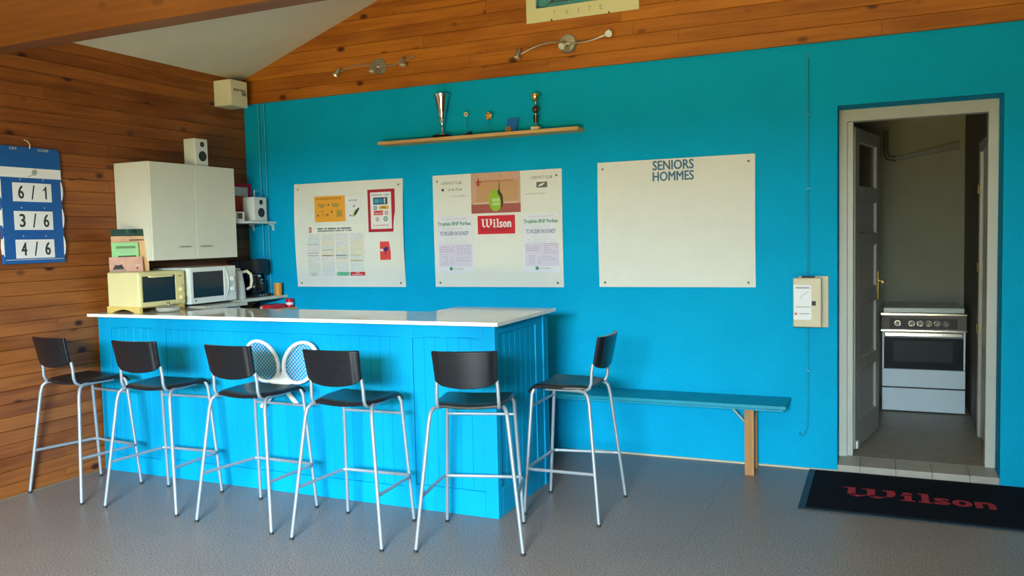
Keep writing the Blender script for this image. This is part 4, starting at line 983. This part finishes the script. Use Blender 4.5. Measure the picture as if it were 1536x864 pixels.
stools = [(.306, -1.880, -6.0, 'bar stool standing against the pine wall, farthest left'),
          (.969, -1.882, 3.0, 'second bar stool from the pine wall, under the cream oven'),
          (1.680, -1.902, -1.5, 'third bar stool from the pine wall, just left of the crossed rackets'),
          (2.332, -1.921, 2.6, 'bar stool just right of the crossed rackets'),
          (2.954, -1.797, 15.5, 'bar stool at the front corner of the bar, seen from behind'),
          (3.252, -1.190, 91.0, 'bar stool at the short end of the bar, seen from the side')]
proto = None
for (x, y, a, lb) in stools:
    o = make_stool(lb) if proto is None else copy_tree(proto)
    if proto is None: proto = o
    o.location = (x, y, 0); o.rotation_euler = (0, 0, math.radians(a)); o['label'] = lb

# ================================================================ RACKETS on the bar front
WR = mat('white_racket_paint', (.80, .82, .82), .35)
def racket(cx, cz, tilt, hx, hz, label, Y):
    """head centre (cx,cz), handle end (hx,hz)"""
    o = thing('tennis_racket', (cx, Y, hz), label, 'racket', group='crossed white rackets on the bar front')
    ax = Vector((cx - hx, 0, cz - hz)); L = ax.length; ax.normalize(); px = Vector((ax.z, 0, -ax.x))
    C0 = Vector((cx, Y, cz)); a_, b_ = .104, .136
    def P(t, k=1.0): return C0 + px * (a_ * k * math.cos(t)) + ax * (b_ * k * math.sin(t))
    N = 40; vs = []; fs = []; sec = [(-.009, -.009), (.009, -.009), (.009, .009), (-.009, .009)]
    for i in range(N):
        t = 2 * PI * i / N; n_ = (px * math.cos(t) + ax * math.sin(t)).normalized()
        for (d, e) in sec: vs.append(P(t) + n_ * d + Vector((0, e, 0)))
    for i in range(N):
        for k in range(4): fs.append((i * 4 + k, i * 4 + (k + 1) % 4, ((i + 1) % N) * 4 + (k + 1) % 4, ((i + 1) % N) * 4 + k))
    MB().add(vs, fs).build('head_frame', WR, o, bevel=.003)
    # throat: solid white web between the head and the handle
    T0 = -b_; e = .008
    prof = [(-.058, T0 + .022), (-.020, T0 + .006), (.020, T0 + .006), (.058, T0 + .022), (.030, T0 - .035), (.014, T0 - .075), (-.014, T0 - .075), (-.030, T0 - .035)]
    pts = [C0 + px * p + ax * q for p, q in prof]
    n = len(pts)
    MB().add([q - Vector((0, e, 0)) for q in pts] + [q + Vector((0, e, 0)) for q in pts], [tuple(range(n)), tuple(range(2 * n - 1, n - 1, -1))] + [(i, (i + 1) % n, n + (i + 1) % n, n + i) for i in range(n)]).build('throat', WR, o)
    A = C0 + ax * (T0 - .070); B = C0 - ax * L
    MB().tube([A, A + (B - A) * .3, B], [.013, .014, .015], 8).build('handle', WR, o)
    st = MB()
    for k in range(-5, 6):
        f_ = k / 6; h_ = b_ * math.sqrt(1 - f_ * f_); q = C0 + px * (a_ * f_)
        st.tube([q - ax * h_, q + ax * h_], .0009, 4, False)
    for k in range(-7, 8):
        f_ = k / 8; h_ = a_ * math.sqrt(1 - f_ * f_); q = C0 + ax * (b_ * f_)
        st.tube([q - px * h_, q + px * h_], .0009, 4, False)
    st.build('strings', PAPER, o, kind='stuff')
    return o
racket(1.405, .792, 0, 1.652, .545, 'white racket leaning left of the crossed pair on the bar front', BF - .012)
racket(1.712, .800, 0, 1.418, .524, 'white racket leaning right of the crossed pair on the bar front', BF - .046)

# ================================================================ DOOR MAT
MT = mat('black_mat_pile', (.006, .008, .014), .95, vary=.3, scale=200, bump=.6, bscale=500, spec=.08)
dm = thing('door_mat', (4.99, -.42, 0), 'black door mat with red lettering in front of the doorway', 'mat')
bx(4.392, -.818, .001, 5.61, -.012, .006).build('border', mat('mat_rubber_edge', (.015, .03, .05), .6), dm, bevel=.002)
bx(4.430, -.785, .006, 5.572, -.045, .012).build('pile', MT, dm, bevel=.002)
MR = mat('mat_red_pile', (.34, .035, .055), .95, vary=.2, scale=150, spec=.08)
wilson((4.985, -.437, .0126), .78, .175, 'up', MR, dm)
